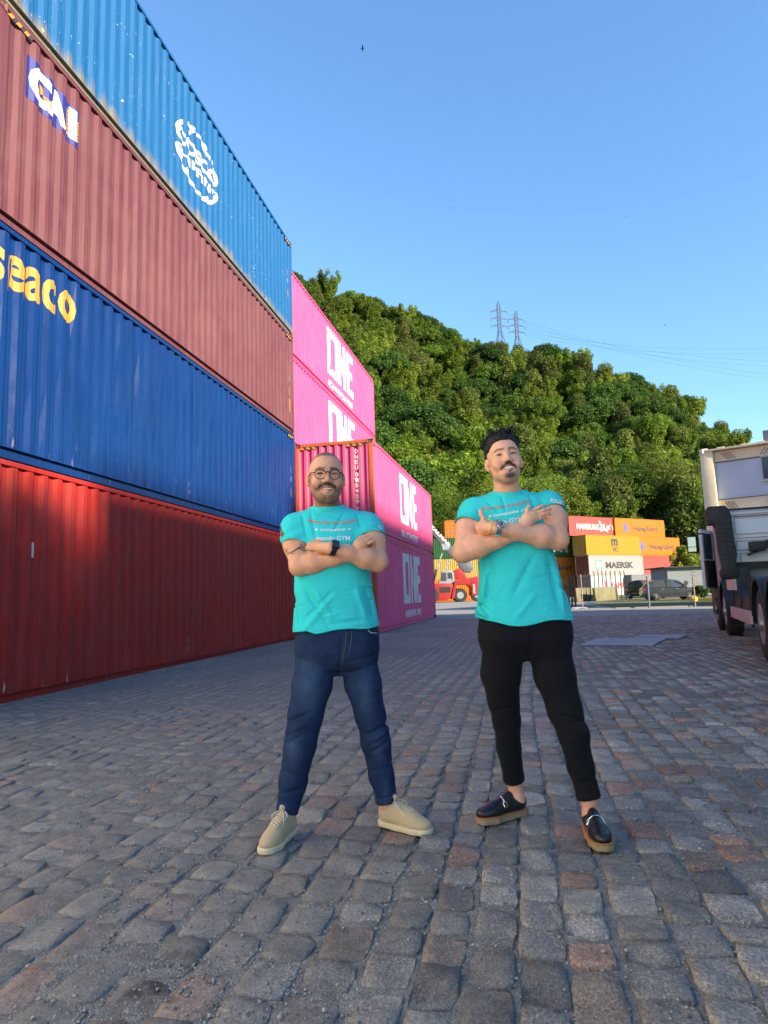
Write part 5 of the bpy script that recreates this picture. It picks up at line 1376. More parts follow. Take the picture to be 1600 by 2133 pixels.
def head_extras(man, body, c, M, s, o):
    T = lambda x, y, z: c + s*(M@np.array((x, y, z)))
    for q in (-1, 1):
        bm = bmesh.new(); bmesh.ops.create_uvsphere(bm, u_segments=20, v_segments=14, radius=.0128*s)
        V = np.array([w.co[:] for w in bm.verts]); F = [tuple(w.index for w in fc.verts) for fc in bm.faces]; bm.free()
        gaze = np.array([0, -1, .02]); gaze /= np.linalg.norm(gaze); ct = (V@gaze)/(.0128*s)
        col = np.where((ct > .90)[:, None], (.01, .008, .006), np.where((ct > .74)[:, None], (.030, .014, .007), (.34, .30, .28)))
        me = bpy.data.meshes.new('eye'); me.from_pydata([T(q*.0325, -.0735, .0045)+M@v for v in V], [], F); smooth(me)
        a = me.attributes.new('tint', 'FLOAT_COLOR', 'POINT'); a.data.foreach_set('color', np.c_[col, np.ones(len(V))].astype(np.float32).ravel())
        link_mesh('eye', me, M_EYE, body)
    z = o.get('mouth', -.063)
    m = MB()
    for k in range(-5, 6):
        x = k*.0056; y = -.0848+.0120*(abs(k)/5.)**2; hh = (.0100-.0004*abs(k))*o.get('teeth', 1.)
        pts = [T(x+dx, y+dy, z+.0012+.0035*(abs(k)/5)**2+dz) for dz in (-hh*.45+.001, hh*.55) for dx, dy in ((-.0027, -.0012), (0, -.0022), (.0027, -.0012), (.0027, .004), (-.0027, .004))]
        m.add(pts, [(0, 1, 6, 5), (1, 2, 7, 6), (2, 3, 8, 7), (3, 4, 9, 8), (4, 0, 5, 9), (0, 4, 3, 2, 1), (5, 6, 7, 8, 9)])
    m.build('teeth', M_TEETH, body, 60)['kind'] = 'stuff'
    V, F = surf(lambda P: d_ell(P, T(0, -.068, z), np.array((.026, .012, .011))*s, M), T(0, -.068, z)-.04, T(0, -.068, z)+.04, .003)
    mesh_np('mouth_inside', V, F, M_MOUTH, body)
def head_cols(V, c, M, s, o, base, cols):
    """skin tone with lips, lash lines, brows, beard and stubble growing where they do"""
    q = ((V-c)@M)/s; x, y, z = q.T; ax = np.abs(x); head = (np.linalg.norm(q-np.array((0, 0, -.01)), axis=1) < .175) & (z > -.135); front = (y < -.01) & head
    def blend(m, col, a): cols[:] = np.where((m > 0)[:, None], cols*(1-(m*a)[:, None])+np.array(col)*(m*a)[:, None], cols)
    g = lambda u, w: np.exp(-(u/w)**2)
    mz = o.get('mouth', -.063)
    blend(g(ax-.040, .018)*g(z+.035, .020)*front, (.55, .22, .16), .28); blend(g(ax, .016)*g(z+.028, .016)*front*(y < -.085), (.52, .22, .16), .30)
    lipz = mz+.0075*(ax/.030)**2
    blend((np.abs(z-lipz) < .0155)*(ax < .031)*front*(y < -.066)*g(z-lipz, .013), (.44, .13, .12), .75)
    lash = (g(z-(.0045+.004*(1-(ax-.0325)**2/.0002)), .0030)*(np.abs(ax-.0325) < .0165)*front); blend(np.clip(lash, 0, 1), (.03, .018, .014), .88)
    blend(g(z+.004, .005)*g(ax-.0325, .014)*front, (.30, .13, .09), .35)
    bz = .0265+.004*np.clip((ax-.012)/.02, 0, 1)-.007*np.clip((ax-.034)/.016, 0, 1)**2
    blend(g(z-bz, .0042)*(ax > .009)*(ax < .053)*front, (.015, .010, .008), o.get('brow', .9))
    st = vnoise(V*420)*.6+vnoise(V*900)*.4
    if o.get('beard'):
        cheek = np.clip((-.030-z)/.035, 0, 1)*np.clip((ax-.012)/.02+np.clip((-.078-z)/.012, 0, 1), 0, 1)
        inner = 1-np.clip(1-((ax/.034)**2+((z+.066)/.026)**2), 0, 1)*1.6
        jaw = head*(y < .03)*np.clip(cheek, 0, 1)*np.clip(inner, 0, 1)*np.clip((z+.138)/.02, 0, 1)
        blend(np.clip(jaw*(.6+st), 0, 1), (.028, .020, .015), o['beard'])
        chin = g(ax, .034)*g(z+.104, .014)*front; blend(np.clip(chin*(.4+.7*st), 0, 1), (.020, .015, .012), .6)
        mo = g(z-(mz+.0190-.007*(ax/.03)**2), .0082)*(ax < .040)*front*(y < -.060); blend(np.clip(mo*1.4*(.6+.55*st), 0, 1), (.022, .015, .012), .92)
        side = head*g(ax-.070, .014)*np.clip((z+.06)/.03, 0, 1)*np.clip((.03-z)/.03, 0, 1)*(y < .012)*(y > -.045); blend(side*(.3+.5*st), (.04, .028, .022), .65)
    if o.get('goatee'):
        mo = g(z-(mz+.0185-.012*(ax/.03)**2), .0070)*(ax < .038)*front*(y < -.062); blend(np.clip(mo*1.5*(.65+.5*st), 0, 1), (.012, .009, .008), .95)
        ch = g(z-(-.100+.004*(ax/.03)**2), .0125)*g(ax, .027)*front; blend(np.clip(ch*1.7*(.65+.5*st), 0, 1), (.010, .008, .008), .97)
        blend(g(z+.082, .005)*g(ax, .007)*front, (.04, .02, .018), .7)
        jaw = head*(y < .0)*np.clip((-.060-z)/.03, 0, 1); blend(jaw*(.2+.5*st), (.16, .11, .085), .35)
    if o.get('shaved'):
        hl = head*np.clip((z-(.083+.10*np.clip(-y-.062, 0, 1))+.9*np.clip(ax-.048, 0, 1)+.35*np.clip(y+.055, 0, .12))/.012, 0, 1)*(y > -.085)
        back = head*np.clip((y-.02)/.02, 0, 1)*np.clip((z+.05)/.03, 0, 1)*(~((ax > .072) & (z < .035))); m = np.clip(np.maximum(hl, back), 0, 1)
        blend(np.clip(m*(.6+.75*st), 0, 1), (.040, .031, .027), .80)
def strokes(P, d, L, yc):
    """cloth folds: (x0,z0,x1,z1,width,depth) on the front of a garment, depth>0 a furrow, <0 a ridge"""
    fr = np.nonzero(P[:, 1] < yc)[0]
    if not len(fr): return d
    Q = P[fr][:, (0, 2)]; dd = np.zeros(len(fr)); lo = Q.min(0); hi = Q.max(0)
    for x0, z0, x1, z1, w, a in L:
        if min(x0, x1)-3*w > hi[0] or max(x0, x1)+3*w < lo[0] or min(z0, z1)-3*w > hi[1] or max(z0, z1)+3*w < lo[1]: continue
        A = np.array((x0, z0)); B = np.array((x1, z1))-A; t = np.clip(((Q-A)@B)/(B@B), 0, 1); r = np.linalg.norm(Q-A-t[:, None]*B, axis=1)
        dd[:] += a*np.exp(-(r/w)**2)*np.clip(4*t*(1-t)+.25, 0, 1)
    d[fr] += np.clip(dd, -.010, .0105)*np.clip((yc-P[fr, 1])/.07, 0, 1); return d
def finger(f, base, dirs, lens, r0, k=.006):
    p = np.array(base, float); r = r0
    for d, l in zip(dirs, lens):
        d = np.array(d, float); d /= np.linalg.norm(d); q = p+d*l; f.cone(p, q, r, r*.93, k); p = q; r *= .93

def shoe2d(P):
    Q = P.copy(); Q[:, 2] = 0; d = smin(d_cone(Q, (.036, 0, 0), (.120, -.002, 0), .035, .037), d_cone(Q, (.120, -.002, 0), (.212, .002, 0), .036, .0485), .02)
    return smin(d, d_cone(Q, (.212, .002, 0), (.250, .001, 0), .0485, .0405), .01)
def sneaker(man, toe, heel, name='sneaker'):
    """a shoe object standing on the ground between two ground points; returns its ankle point"""
    a = np.array(heel[:2]); b = np.array(toe[:2]); d = (b-a)/np.linalg.norm(b-a); n = np.array((-d[1], d[0])); L = .290
    o3 = np.array((*(b-d*L), .016)); W3 = lambda P: np.c_[o3[0]+P[:, 0]*d[0]+P[:, 1]*n[0], o3[1]+P[:, 0]*d[1]+P[:, 1]*n[1], o3[2]+P[:, 2]]
    def outline(P, g):
        return shoe2d(P)-g
    def upper(P):
        x = P[:, 0]; f = Field(P); f.ell((.222, .002, .036), (.066, .046, .031), .02); f.cone((.055, 0, .058), (.19, .002, .046), .040, .041, .03); f.ell((.048, 0, .062), (.046, .035, .052), .025)
        f.cone((.075, 0, .100), (.165, .0, .070), .026, .024, .03)
        f.cone((.070, 0, .112), (.088, 0, .135), .022, .018, .012)
        f.d = np.maximum(f.d, .018-P[:, 2]); f.cone((.050, 0, .085), (.036, 0, .19), .028, .036, .006, True)
        sm_ = np.abs(np.abs(P[:, 1])-.020-.08*np.clip(.16-x, 0, 1)); f.d += .0016*np.exp(-(sm_/.0022)**2)*(x > .06)*(x < .205)*(P[:, 2] > .05)
        f.d += .0014*np.exp(-((x-.205+2.*P[:, 1]**2*4)/.0024)**2)+.0012*np.exp(-((P[:, 2]-.072+.25*x)/.002)**2)*(x < .11); return f.d
    def sole(P):
        z = P[:, 2]; top = .026+.005*np.clip((.05-P[:, 0])/.05, 0, 1); d2 = outline(P, .004)
        e = np.maximum(d2+.006, np.maximum(z-top+.006, .006-z)); q = np.sqrt(np.maximum(d2+.006, 0)**2+np.maximum(np.maximum(z-top+.006, .006-z), 0)**2); return np.where(e > 0, q, e)-.006
    lo, hi = (-.03, -.075, -.012), (.325, .075, .17)
    V, F = surf(upper, lo, hi, .0035); up = mesh_np('upper', W3(V), F, M_SUEDE, None); up.name = 'upper'
    V2, F2 = surf(sole, lo, hi, .0035)
    sh = empty(name); sh.parent = man.root; up.parent = sh; mesh_np('sole', W3(V2), F2, M_SOLE, sh)
    bv = bvh_of(V, F); lc = MB()
    def drop(x, y): h, nn, i, t = bv.ray_cast(Vector((x, y, .3)), Vector((0, 0, -1))); return None if h is None else h+nn*.002
    for k in range(6):
        x = .105+k*.017
        for sg in (-1, 1):
            ps = [drop(x+sg*u*.010, u*.022*sg) for u in np.linspace(-1, 1, 7)]
            if all(p is not None for p in ps): lc.tube([W3(np.array([p]))[0] for p in ps], .0026, 6)
    for sg in (-1, 1):
        b0 = np.array((.098, 0, .112)); lc.tube([W3(np.array([b0+np.array(q)]))[0] for q in ((0, 0, 0), (.01, sg*.02, .012), (.03, sg*.038, .0), (.045, sg*.03, -.014), (.02, sg*.012, -.006), (0, 0, 0))], .0028, 6)
        lc.tube([W3(np.array([b0+np.array(q)]))[0] for q in ((0, 0, 0), (.02, sg*.016, .002), (.05, sg*.030, -.022), (.07, sg*.036, -.04))], .0026, 6)
    lc.build('laces', M_LACE, sh, 60)
    ey = MB()
    for k in range(3): ey.lathe([(.0035, 0), (.0035, .002)], W3(np.array([[.125+k*.012, -.043, .040]]))[0], 'z', 8)
    return sh, W3(np.array([[.052, 0, .08]]))[0], W3(np.array([[.045, 0, .16]]))[0]
def loafer(man, toe, heel):
    a = np.array(heel[:2]); b = np.array(toe[:2]); d = (b-a)/np.linalg.norm(b-a); n = np.array((-d[1], d[0])); L = .295
    o3 = np.array((*(b-d*L), .014)); W3 = lambda P: np.c_[o3[0]+P[:, 0]*d[0]+P[:, 1]*n[0], o3[1]+P[:, 0]*d[1]+P[:, 1]*n[1], o3[2]+P[:, 2]]
    hwf = lambda x: np.interp(x, [0, .03, .09, .14, .20, .25, .28, .295], [.020, .034, .036, .039, .047, .041, .024, .008])
    def upper(P):
        f = Field(P); f.ell((.225, 0, .048), (.066, .044, .030), .02); f.cone((.06, 0, .058), (.19, 0, .052), .036, .038, .03); f.ell((.045, 0, .066), (.043, .033, .036), .025)
        f.cone((.115, 0, .085), (.175, 0, .066), .028, .026, .02); f.cone((.104, 0, .102), (.118, 0, .094), .022, .02, .01)
        f.d = np.maximum(f.d, .030-P[:, 2]); f.cone((.055, 0, .075), (.030, 0, .18), .029, .040, .005, True)
        q = np.abs(np.hypot((P[:, 0]-.20)/.062, P[:, 1]/.033)-1)*.03; f.d += .0018*np.exp(-(q/.0022)**2)*(P[:, 2] > .045)*(P[:, 0] > .14); return f.d
    def sole(P):
        z = P[:, 2]; x = P[:, 0]; saw = .008*np.abs(((x/.017) % 1)-.5)*2*np.clip((z < .014), 0, 1)
        return np.maximum(shoe2d(P)-.004, np.maximum(z-.032, saw-z))
    def welt(P):
        return np.maximum(shoe2d(P)-.006, np.abs(P[:, 2]-.033)-.0035)
    lo, hi = (-.03, -.075, -.012), (.325, .075, .17); sh = empty('loafer'); sh.parent = man.root
    V, F = surf(upper, lo, hi, .0032); mesh_np('upper', W3(V), F, M_LEATH, sh)
    V2, F2 = surf(sole, lo, hi, .0032); mesh_np('sole', W3(V2), F2, M_TAN, sh); V3, F3 = surf(welt, lo, hi, .0032); mesh_np('welt', W3(V3), F3, M_WELT, sh)
    bv = bvh_of(V, F)
    def drop(x, y, o_=.003): h, nn, i, t = bv.ray_cast(Vector((x, y, .3)), Vector((0, 0, -1))); return None if h is None else h+nn*o_
    m = MB(); ps = [drop(.150, y) for y in np.linspace(-.030, .030, 9)]
    if all(p is not None for p in ps):
        m.tube([W3(np.array([p]))[0] for p in ps], .0030, 6)
        for sg in (-1, 1):
            c = [drop(.150+dx, sg*(.028+dy)) for dx, dy in ((-.009, 0), (-.009, .009), (.009, .009), (.009, 0), (-.009, 0))]
            if all(p is not None for p in c): m.tube([W3(np.array([p]))[0] for p in c], .0028, 6)
        m.build('snaffle_bit', M_CHROME, sh, 60)
    return sh, W3(np.array([[.050, 0, .075]]))[0], W3(np.array([[.046, 0, .17]]))[0]
# ------------------------------------------------------------------ the two men
def cap_ring(name, a, b, t, r, half, thick, mat, parent):
    """a band round a limb whose axis runs a->b, at fraction t"""
    a = np.array(a, float); b = np.array(b, float); ax = (b-a)/np.linalg.norm(b-a); c = a+(b-a)*t
    u = np.cross(ax, (0, 0, 1.)); u /= np.linalg.norm(u); w = np.cross(ax, u); V = []; F = []; n = 32
    for k in range(n):
        d = u*math.cos(k/n*6.2832)+w*math.sin(k/n*6.2832)
        for h, rr in ((-half, r), (-half, r+thick), (half, r+thick), (half, r)): V.append(c+ax*h+d*rr)
    for k in range(n):
        for j in range(4): F.append((k*4+j, k*4+(j+1) % 4, ((k+1) % n)*4+(j+1) % 4, ((k+1) % n)*4+j))
    return MB().add(V, F).build(name, mat, parent, 40)
def make_man(m, D):
    J = m.J; root = m.root
    s_, ankA, topA = D['shoe'](m, m.Gd(*D['shoeA'][0]), m.Gd(*D['shoeA'][1])); s2, ankB, topB = D['shoe'](m, m.Gd(*D['shoeB'][0]), m.Gd(*D['shoeB'][1]))
    A = [J(*p) for p in D['armA']]; B = [J(*p) for p in D['armB']]                # shoulder, elbow, wrist, palm
    hc = J(*D['head']); HM = frame(*[R(a) for a in D['headrot']]); hs = D['hscale']; ho = D['hopt']
    neck0 = J(*D['neck'][0]); neck1 = J(*D['neck'][1])
    secs = [(J(cx, py)[2], J(cx, py)[0], cy, a, b) for (py, cx, cy, a, b) in D['torso']]
    hips = [J(*p) for p in D['hips']]
    legA = [J(*p[:3]) for p in D['legA']]+[topA*.45+J(*D['cuffA'])*.55]; legB = [J(*p[:3]) for p in D['legB']]+[topB*.45+J(*D['cuffB'])*.55]
    for L_, an in ((legA, ankA), (legB, ankB)):                                   # lower legs lead to where the shoes stand
        n = len(L_); y0 = L_[0][1]
        for k in range(1, n): L_[k][1] = y0+(an[1]-y0)*k/(n-1)+(-.02 if k == n//2 else 0)
    mA, mB_ = (A[1]-A[0]), (B[1]-B[0])
    # ---- body
    def body(P):
        f = Field(P)
        i = np.nonzero((P[:, 2] < secs[0][0]+.05) & (P[:, 2] > secs[-1][0]-.1))[0]
        tr = d_loft(P[i], [(z, cx, cy, a-.038, b-.038) for z, cx, cy, a, b in secs]); f.d[i] = np.minimum(f.d[i], tr)
        arms = []
        for which, ((S, E, W, H), r) in enumerate(((A, D['rA']), (B, D['rB']))):
            f2 = Field(P)
            f2.cone(S, S+(E-S)*.45, r[0]*.98, r[0], .05); f2.cone(S+(E-S)*.45, E, r[0], r[1], .03)
            f2.cone(E, E+(W-E)*.28, r[1], r[2], .03); f2.cone(E+(W-E)*.28, E+(W-E)*.66, r[2], r[2]*.76, .03); f2.cone(E+(W-E)*.66, W, r[2]*.76, r[3], .02)
            f2.ell(E+(W-E)*.25+np.array((0, -.006, .012)), (r[2]*.9, r[2]*.7, r[2]*.8), .025)
            f2.ell(E+np.array((0, .004, -.010)), (r[1]*.62, r[1]*.62, r[1]*.62), .012)                       # point of the elbow
            ew = (W-E)/np.linalg.norm(W-E); sd = np.cross(ew, (0, -1., 0)); f2.cone(E+(W-E)*.45-sd*r[2]*.30+np.array((0, -r[2]*.62, 0)), W-sd*r[3]*.3+np.array((0, -r[3]*.75, 0)), .010, .007, .014)   # tendon line
            f2.cone(W, H, r[3]*.98, r[3]*1.0, .015); D['hands'](f2, J, which); arms.append(f2.d)
        f.cone(neck0, neck1, D['neckr']*1.06, D['neckr'], .03); head_field(f, hc, HM, hs, ho)
        for q in (-1, 1): f.cone(neck0+np.array((q*.02, .0, .0)), neck0+np.array((q*.08, .025, -.05)), .040, .030, .03)
        for L_, rr, an in ((legA, D['legA'], ankA), (legB, D['legB'], ankB)):
            for k in range(len(rr)-1): f.cone(L_[k], L_[k+1], rr[k][3]*.72, rr[k+1][3]*.72, .03)
            f.cone(L_[-2], L_[-1], rr[-1][3]*.66, .036, .02); f.cone(L_[-1], an, .034, .035, .015); f.cone(an, an*np.array((1, 1, 0))+np.array((0, 0, .055)), .033, .03, .02)
        return smin(smin(f.d, arms[0], .03), smin(f.d, arms[1], .03), .004)
    allp = np.array(A+B+legA+legB+[hc, ankA, ankB]); lo = allp.min(0)-.13; hi = allp.max(0)+.14; lo[2] = .02; hi[2] = hc[2]+.16; lo[1] = min(lo[1], -.36); hi[1] = max(hi[1], .16)
    V, F = surf(body, lo, hi, .0032)
    cols = np.tile(np.array(D['skin']), (len(V), 1))
    lim = (V[:, 2] < neck0[2]-.02); cols[lim] *= np.array((1.0, .98, .97))
    head_cols(V, hc, HM, hs, ho, D['skin'], cols); D['paint'](V, cols, J)
    bo = mesh_np('body', V, F, M_SKIN, root, cols); m.body_bvh = bvh_of(V, F); m.body = bo
    head_extras(m, bo, hc, HM, hs, ho)
    # ---- T-shirt
    hem = D['hem']; hx = [J(px, py)[0] for px, py in hem]; hz = [J(px, py)[2] for px, py in hem]
    st = [(*J(a, b)[[0, 2]], *J(c, d)[[0, 2]], w, am*1.7) for a, b, c, d, w, am in D['folds']]
    rf = random.Random(D['pname'])
    for _ in range(22):
        x_, y_ = rf.uniform(*D['belly'][:2]), rf.uniform(*D['belly'][2:]); l_ = rf.uniform(18, 42); a_ = rf.gauss(.1, .5); dx_, dy_ = l_*math.cos(a_), l_*math.sin(a_)
        st.append((*J(x_-dx_/2, y_-dy_/2)[[0, 2]], *J(x_+dx_/2, y_+dy_/2)[[0, 2]], rf.uniform(.004, .008), rf.choice((-1, 1))*rf.uniform(.0015, .0034)))
    colr = D['collar']; cc = J(*colr[0]); cn = np.array(colr[1], float); cn /= np.linalg.norm(cn)
    def tee(P):
        tor = d_loft(P, secs, 2.4)
        for q, S in ((0, A[0]), (1, B[0])):
            tor = smin(tor, d_cone(P, neck0+np.array((0, .01, -.045)), S+np.array((0, 0, -.012)), .062, .068), .05)
        tor = tor+.006*(vnoise(P*np.array((7, 7, 3.2)))-.5)*np.clip((secs[3][0]-P[:, 2])/.1, 0, 1)+.0035*(vnoise(P*np.array((17, 17, 9))+5)-.5)
        inn = tor+.021; tor = strokes(P, tor, st, .06); out = tor
        for (S, E), hf, rr in (((A[0], A[1]), D['sleeveA'], D['slr']), ((B[0], B[1]), D['sleeveB'], D['slr'])):
            ax = (E-S)/np.linalg.norm(E-S); tilt = np.array(hf[1]); nx = ax+tilt; nx /= np.linalg.norm(nx); c = S+(E-S)*hf[0]
            w_ = .0045*np.sin(((P-S)@ax)*85+P[:, 0]*30)*np.clip(((P-S)@ax)/.06, 0, 1)
            so = d_cone(P, S, E, rr[0], rr[1])+w_; cut = (P-c)@nx
            out = smin(out, np.maximum(so, cut), .025); inn = smin(inn, np.maximum(so+.0065, cut-.025), .01)
        zh = np.interp(P[:, 0], hx, hz)+.008*np.sin(P[:, 0]*22); out = np.maximum(out, zh-P[:, 2])
        d = np.maximum(out, -inn)
        rn = np.linalg.norm((P-cc)-((P-cc)@cn)[:, None]*cn, axis=1)-colr[2]; hh = (P-cc)@cn
        ring = np.maximum(np.abs(rn-.006)-.0045, np.abs(hh)-.012); d = np.maximum(d, -np.maximum(rn, -hh-.09)); d = smin(d, np.maximum(ring, 0*rn-1), .006)
        d -= .0016*np.exp(-((zh+.022-P[:, 2])/.003)**2)
        return d
    lo = np.array([min(J(*hem[0])[0], A[0][0]-.14)-.05, -.26, min(hz)-.04]); hi = np.array([max(J(*hem[-1])[0], B[0][0]+.14)+.05, .24, neck0[2]+.10])
    V, F = surf(tee, lo, hi, .0040); ts = mesh_np('t_shirt', V, F, M_TEE, root); m.tee_bvh = bvh_of(V, F); m.tee = ts
    # ---- trousers
    pst = [(*J(a, b)[[0, 2]], *J(c, d)[[0, 2]], w, am*1.3) for a, b, c, d, w, am in D['pfolds']]
    pel = [(J(cx, py)[2], J(cx, py)[0], cy, a, b) for (py, cx, cy, a, b) in D['pelvis']]
    def pants(P):
        f = Field(P); i = np.nonzero((P[:, 2] > pel[-1][0]-.02) & (P[:, 2] < pel[0][0]+.02))[0]; f.d[i] = np.minimum(f.d[i], d_loft(P[i], pel, 2.3))
        for L_, rr in ((legA, D['legA']), (legB, D['legB'])):
            rs = [r[3] for r in rr]+[D['cuffr']]
            for k in range(len(L_)-1): f.cone(L_[k], L_[k+1], rs[k], rs[k+1], .022 if k else .055)
        d = f.d+.006*(vnoise(P*np.array((9, 9, 6))+3)-.5)+.003*(vnoise(P*np.array((16, 16, 26))+9)-.5)
        d = strokes(P, d, pst, .12)
        for L_ in (legA, legB):
            ax = (L_[-1]-L_[-2])/np.linalg.norm(L_[-1]-L_[-2]); r = np.linalg.norm(P-L_[-1], axis=1); cut = (P-L_[-1])@ax
            d = np.where((r < .16), np.maximum(d, cut), d)
            d = np.where(r < .13, d-.003*np.exp(-((cut+.016)/.014)**4), d)
        return d
    al = np.array(legA+legB); lo = al.min(0)-.15; hi = al.max(0)+.15; hi[2] = pel[0][0]+.03; lo[1] = min(lo[1], -.22)
    V, F = surf(pants, lo, hi, .0048); tc = None
    if D['denim']:
        tc = np.tile(np.array((.0125, .027, .068)), (len(V), 1)); fade = np.zeros(len(V))
        for px, py, w, h, a in D['fades']:
            q = J(px, py); fade += a*np.exp(-((V[:, 0]-q[0])/w)**2-((V[:, 2]-q[2])/h)**2)*(V[:, 1] < .03)
        tc = tc*(1+np.clip(fade, 0, 1.6)[:, None]*np.array((2.3, 1.9, 1.2)))
        for L_ in (legA, legB):
            r = np.linalg.norm(V-L_[-1], axis=1); tc[r < .075] *= 1.25
    pn = mesh_np(D['pname'], V, F, M_DENIM if D['denim'] else M_TROU, root, tc); m.pants_bvh = bvh_of(V, F); m.pants = pn
    m.A, m.B, m.HM, m.hc, m.hs = A, B, HM, hc, hs
    return m
def no_paint(V, cols, J): pass

# ---- man in glasses, blue jeans, beige sneakers
def hands1(f, J, which):
    if which == 0:
        f.ell(J(752, 1133, -.165), (.034, .026, .030), .015)
        for k, (px, py) in enumerate(((749, 1121), (757, 1120), (764, 1124), (769, 1131))):
            finger(f, J(px, py, -.172), [(.5, .35, .25), (.35, .9, -.5), (-.5, .6, -.6)], [.022, .02, .016], .0092, .004)
        finger(f, J(741, 1137, -.175), [(.4, -.1, .8), (.6, .3, .5)], [.024, .02], .0105)
    else:
        f.ell(J(656, 1140, -.130), (.046, .026, .033), .02)
        for k in range(4): finger(f, J(643, 1128+8*k, -.100), [(-.6, .8, .05), (-.4, .9, 0), (-.1, 1, -.1)], [.034-.003*abs(k-1), .026, .02], .0095)
        finger(f, J(666, 1130, -.135), [(-.7, .5, .3), (-.7, .7, .1)], [.03, .024], .011)
m1 = Man('person wearing glasses, turquoise t-shirt, blue jeans and beige sneakers, standing with crossed arms', (695, 1735))
D1 = dict(shoe=sneaker, shoeA=((548, 1790), (612, 1738)), shoeB=((898, 1748), (785, 1722)),
    armA=[(616, 1099, .0), (623, 1180, -.115), (733, 1156, -.165), (748, 1140, -.165)], rA=(.064, .042, .045, .028),
    armB=[(765, 1097, .0), (788, 1171, -.120), (690, 1142, -.212), (668, 1140, -.165)], rB=(.061, .042, .046, .0275),
    head=(679, 996.5, -.035), headrot=(9, 1, 1), hscale=1.09, hopt=dict(beard=.62, shaved=True, brow=.8, jaw=.95, slit=.0028, gape=.0048, teeth=.8),
    neck=[(683, 1062, .02), (680, 1028, .0)], neckr=.060, skin=(.66, .325, .195),
    torso=[(1058, 683, .02, .085, .07), (1070, 685, .02, .150, .092), (1092, 688, .01, .188, .118), (1130, 690, 0, .186, .136), (1180, 692, 0, .184, .138), (1225, 694, 0, .190, .136), (1270, 698, 0, .201, .136), (1325, 701, 0, .214, .140), (1345, 701, 0, .216, .142)],
    hips=[(660, 1345, 0), (745, 1345, 0)],
    legA=[(662, 1350, 0, .098), (650, 1425, 0, .093), (637, 1490, 0, .080), (628, 1545, 0, .074), (614, 1620, 0, .065)], cuffA=(601, 1706, 0),
    legB=[(744, 1350, 0, .095), (757, 1425, 0, .086), (772, 1490, 0, .073), (784, 1545, 0, .068), (795, 1620, 0, .057)], cuffB=(806, 1692, 0), cuffr=.051,
    belly=(625, 780, 1215, 1300), hem=[(590, 1322), (610, 1319), (645, 1309), (664, 1315), (715, 1312), (760, 1306), (797, 1299), (815, 1297)],
    collar=[(683, 1058, -.005), (0, -.22, 1), .068],
    sleeveA=(.50, (-.25, 0, -.25)), sleeveB=(.36, (.05, 0, -.2)), slr=(.072, .086),
    folds=[(640, 1225, 690, 1300, .012, .007), (660, 1225, 700, 1290, .010, -.004), (700, 1230, 640, 1290, .010, .004), (760, 1220, 780, 1290, .012, .006), (745, 1220, 765, 1290, .012, -.004), (640, 1310, 700, 1240, .014, -.004),
           (650, 1070, 665, 1130, .007, .0045), (720, 1070, 700, 1110, .007, .004), (632, 1075, 645, 1125, .007, .005), (745, 1075, 755, 1110, .007, .005), (615, 1240, 632, 1300, .012, .006), (690, 1300, 760, 1290, .012, .003)],
    pelvis=[(1300, 702, 0, .194, .122), (1330, 703, 0, .198, .128), (1358, 703, .005, .188, .124), (1378, 703, .008, .155, .108), (1392, 703, .01, .10, .08), (1399, 703, .01, .04, .04)],
    pfolds=[(600, 1500, 655, 1475, .010, .008), (595, 1520, 640, 1500, .010, -.006), (590, 1545, 640, 1520, .010, .006), (815, 1500, 765, 1525, .009, .009), (815, 1515, 770, 1540, .009, -.007), (812, 1535, 775, 1560, .009, .006),
            (615, 1400, 690, 1420, .010, .004), (720, 1400, 790, 1380, .010, .004), (610, 1365, 690, 1385, .008, .003), (722, 1375, 795, 1360, .008, .003), (590, 1590, 650, 1610, .010, .005), (585, 1640, 640, 1630, .010, .005), (585, 1675, 630, 1680, .009, .005), (775, 1600, 820, 1590, .009, .004), (785, 1660, 825, 1655, .009, .005), (708, 1405, 716, 1320, .006, .005)],
    denim=True, pname='jeans', fades=[(650, 1425, .05, .09, .8), (765, 1440, .035, .10, .6), (620, 1555, .04, .05, .5), (790, 1560, .03, .05, .6), (640, 1380, .05, .03, .3), (805, 1640, .02, .06, .5)],
    hands=hands1, paint=no_paint)
make_man(m1, D1)
J = m1.J
lb = m1.pants
for nm, pts in (('pocket_stitching', [(612, 1331), (632, 1334), (650, 1331), (664, 1322), (668, 1314)]), ('pocket_stitching', [(766, 1312), (772, 1318), (786, 1319)]), ('fly_stitching', [(733, 1315), (731, 1340), (726, 1362), (717, 1368)]), ('fly_seam', [(722, 1316), (719, 1345), (713, 1385)]),
                ('leg_seam', [(730, 1420), (745, 1480), (760, 1540), (772, 1590), (784, 1640), (795, 1680)]), ('leg_seam', [(690, 1430), (672, 1500), (652, 1580), (640, 1640), (628, 1690)]), ('hem_stitching', [(580, 1700), (603, 1704), (622, 1702)])):
    m1.ribbon(nm, pts, 1.3, m1.pants_bvh, M_LACE if 'pocket' in nm else M_INK, lb, .001)
def text_line(man, body, px0, px1, base0, base1, h, mat, bold=.01, sag=0.):
    v, f = fit(body, 1., .22, bold); 
    for q in (0,): pass
    fn = lambda u, w: (px0+(px1-px0)*u, base0+(base1-base0)*u+sag*math.sin(math.pi*u)-w/.22*h)
    return man.decal('print', (v, f), mat, man.tee, man.tee_bvh, fn, .0016, .02)
text_line(m1, 'Importe inovação', 641, 743, 1090, 1089, 9.5, M_PRINTR, .018, 5); text_line(m1, 'e conquiste o', 657, 731, 1107, 1106, 8, M_PRINTW, .014, 2); text_line(m1, 'mundo GYM.', 660, 732, 1126, 1126, 9.5, M_PRINTW, .014, 0)
sq = lambda x0, y0, x1, y1: (lambda u, w: (x0+(x1-x0)*u, y1+(y0-y1)*w))
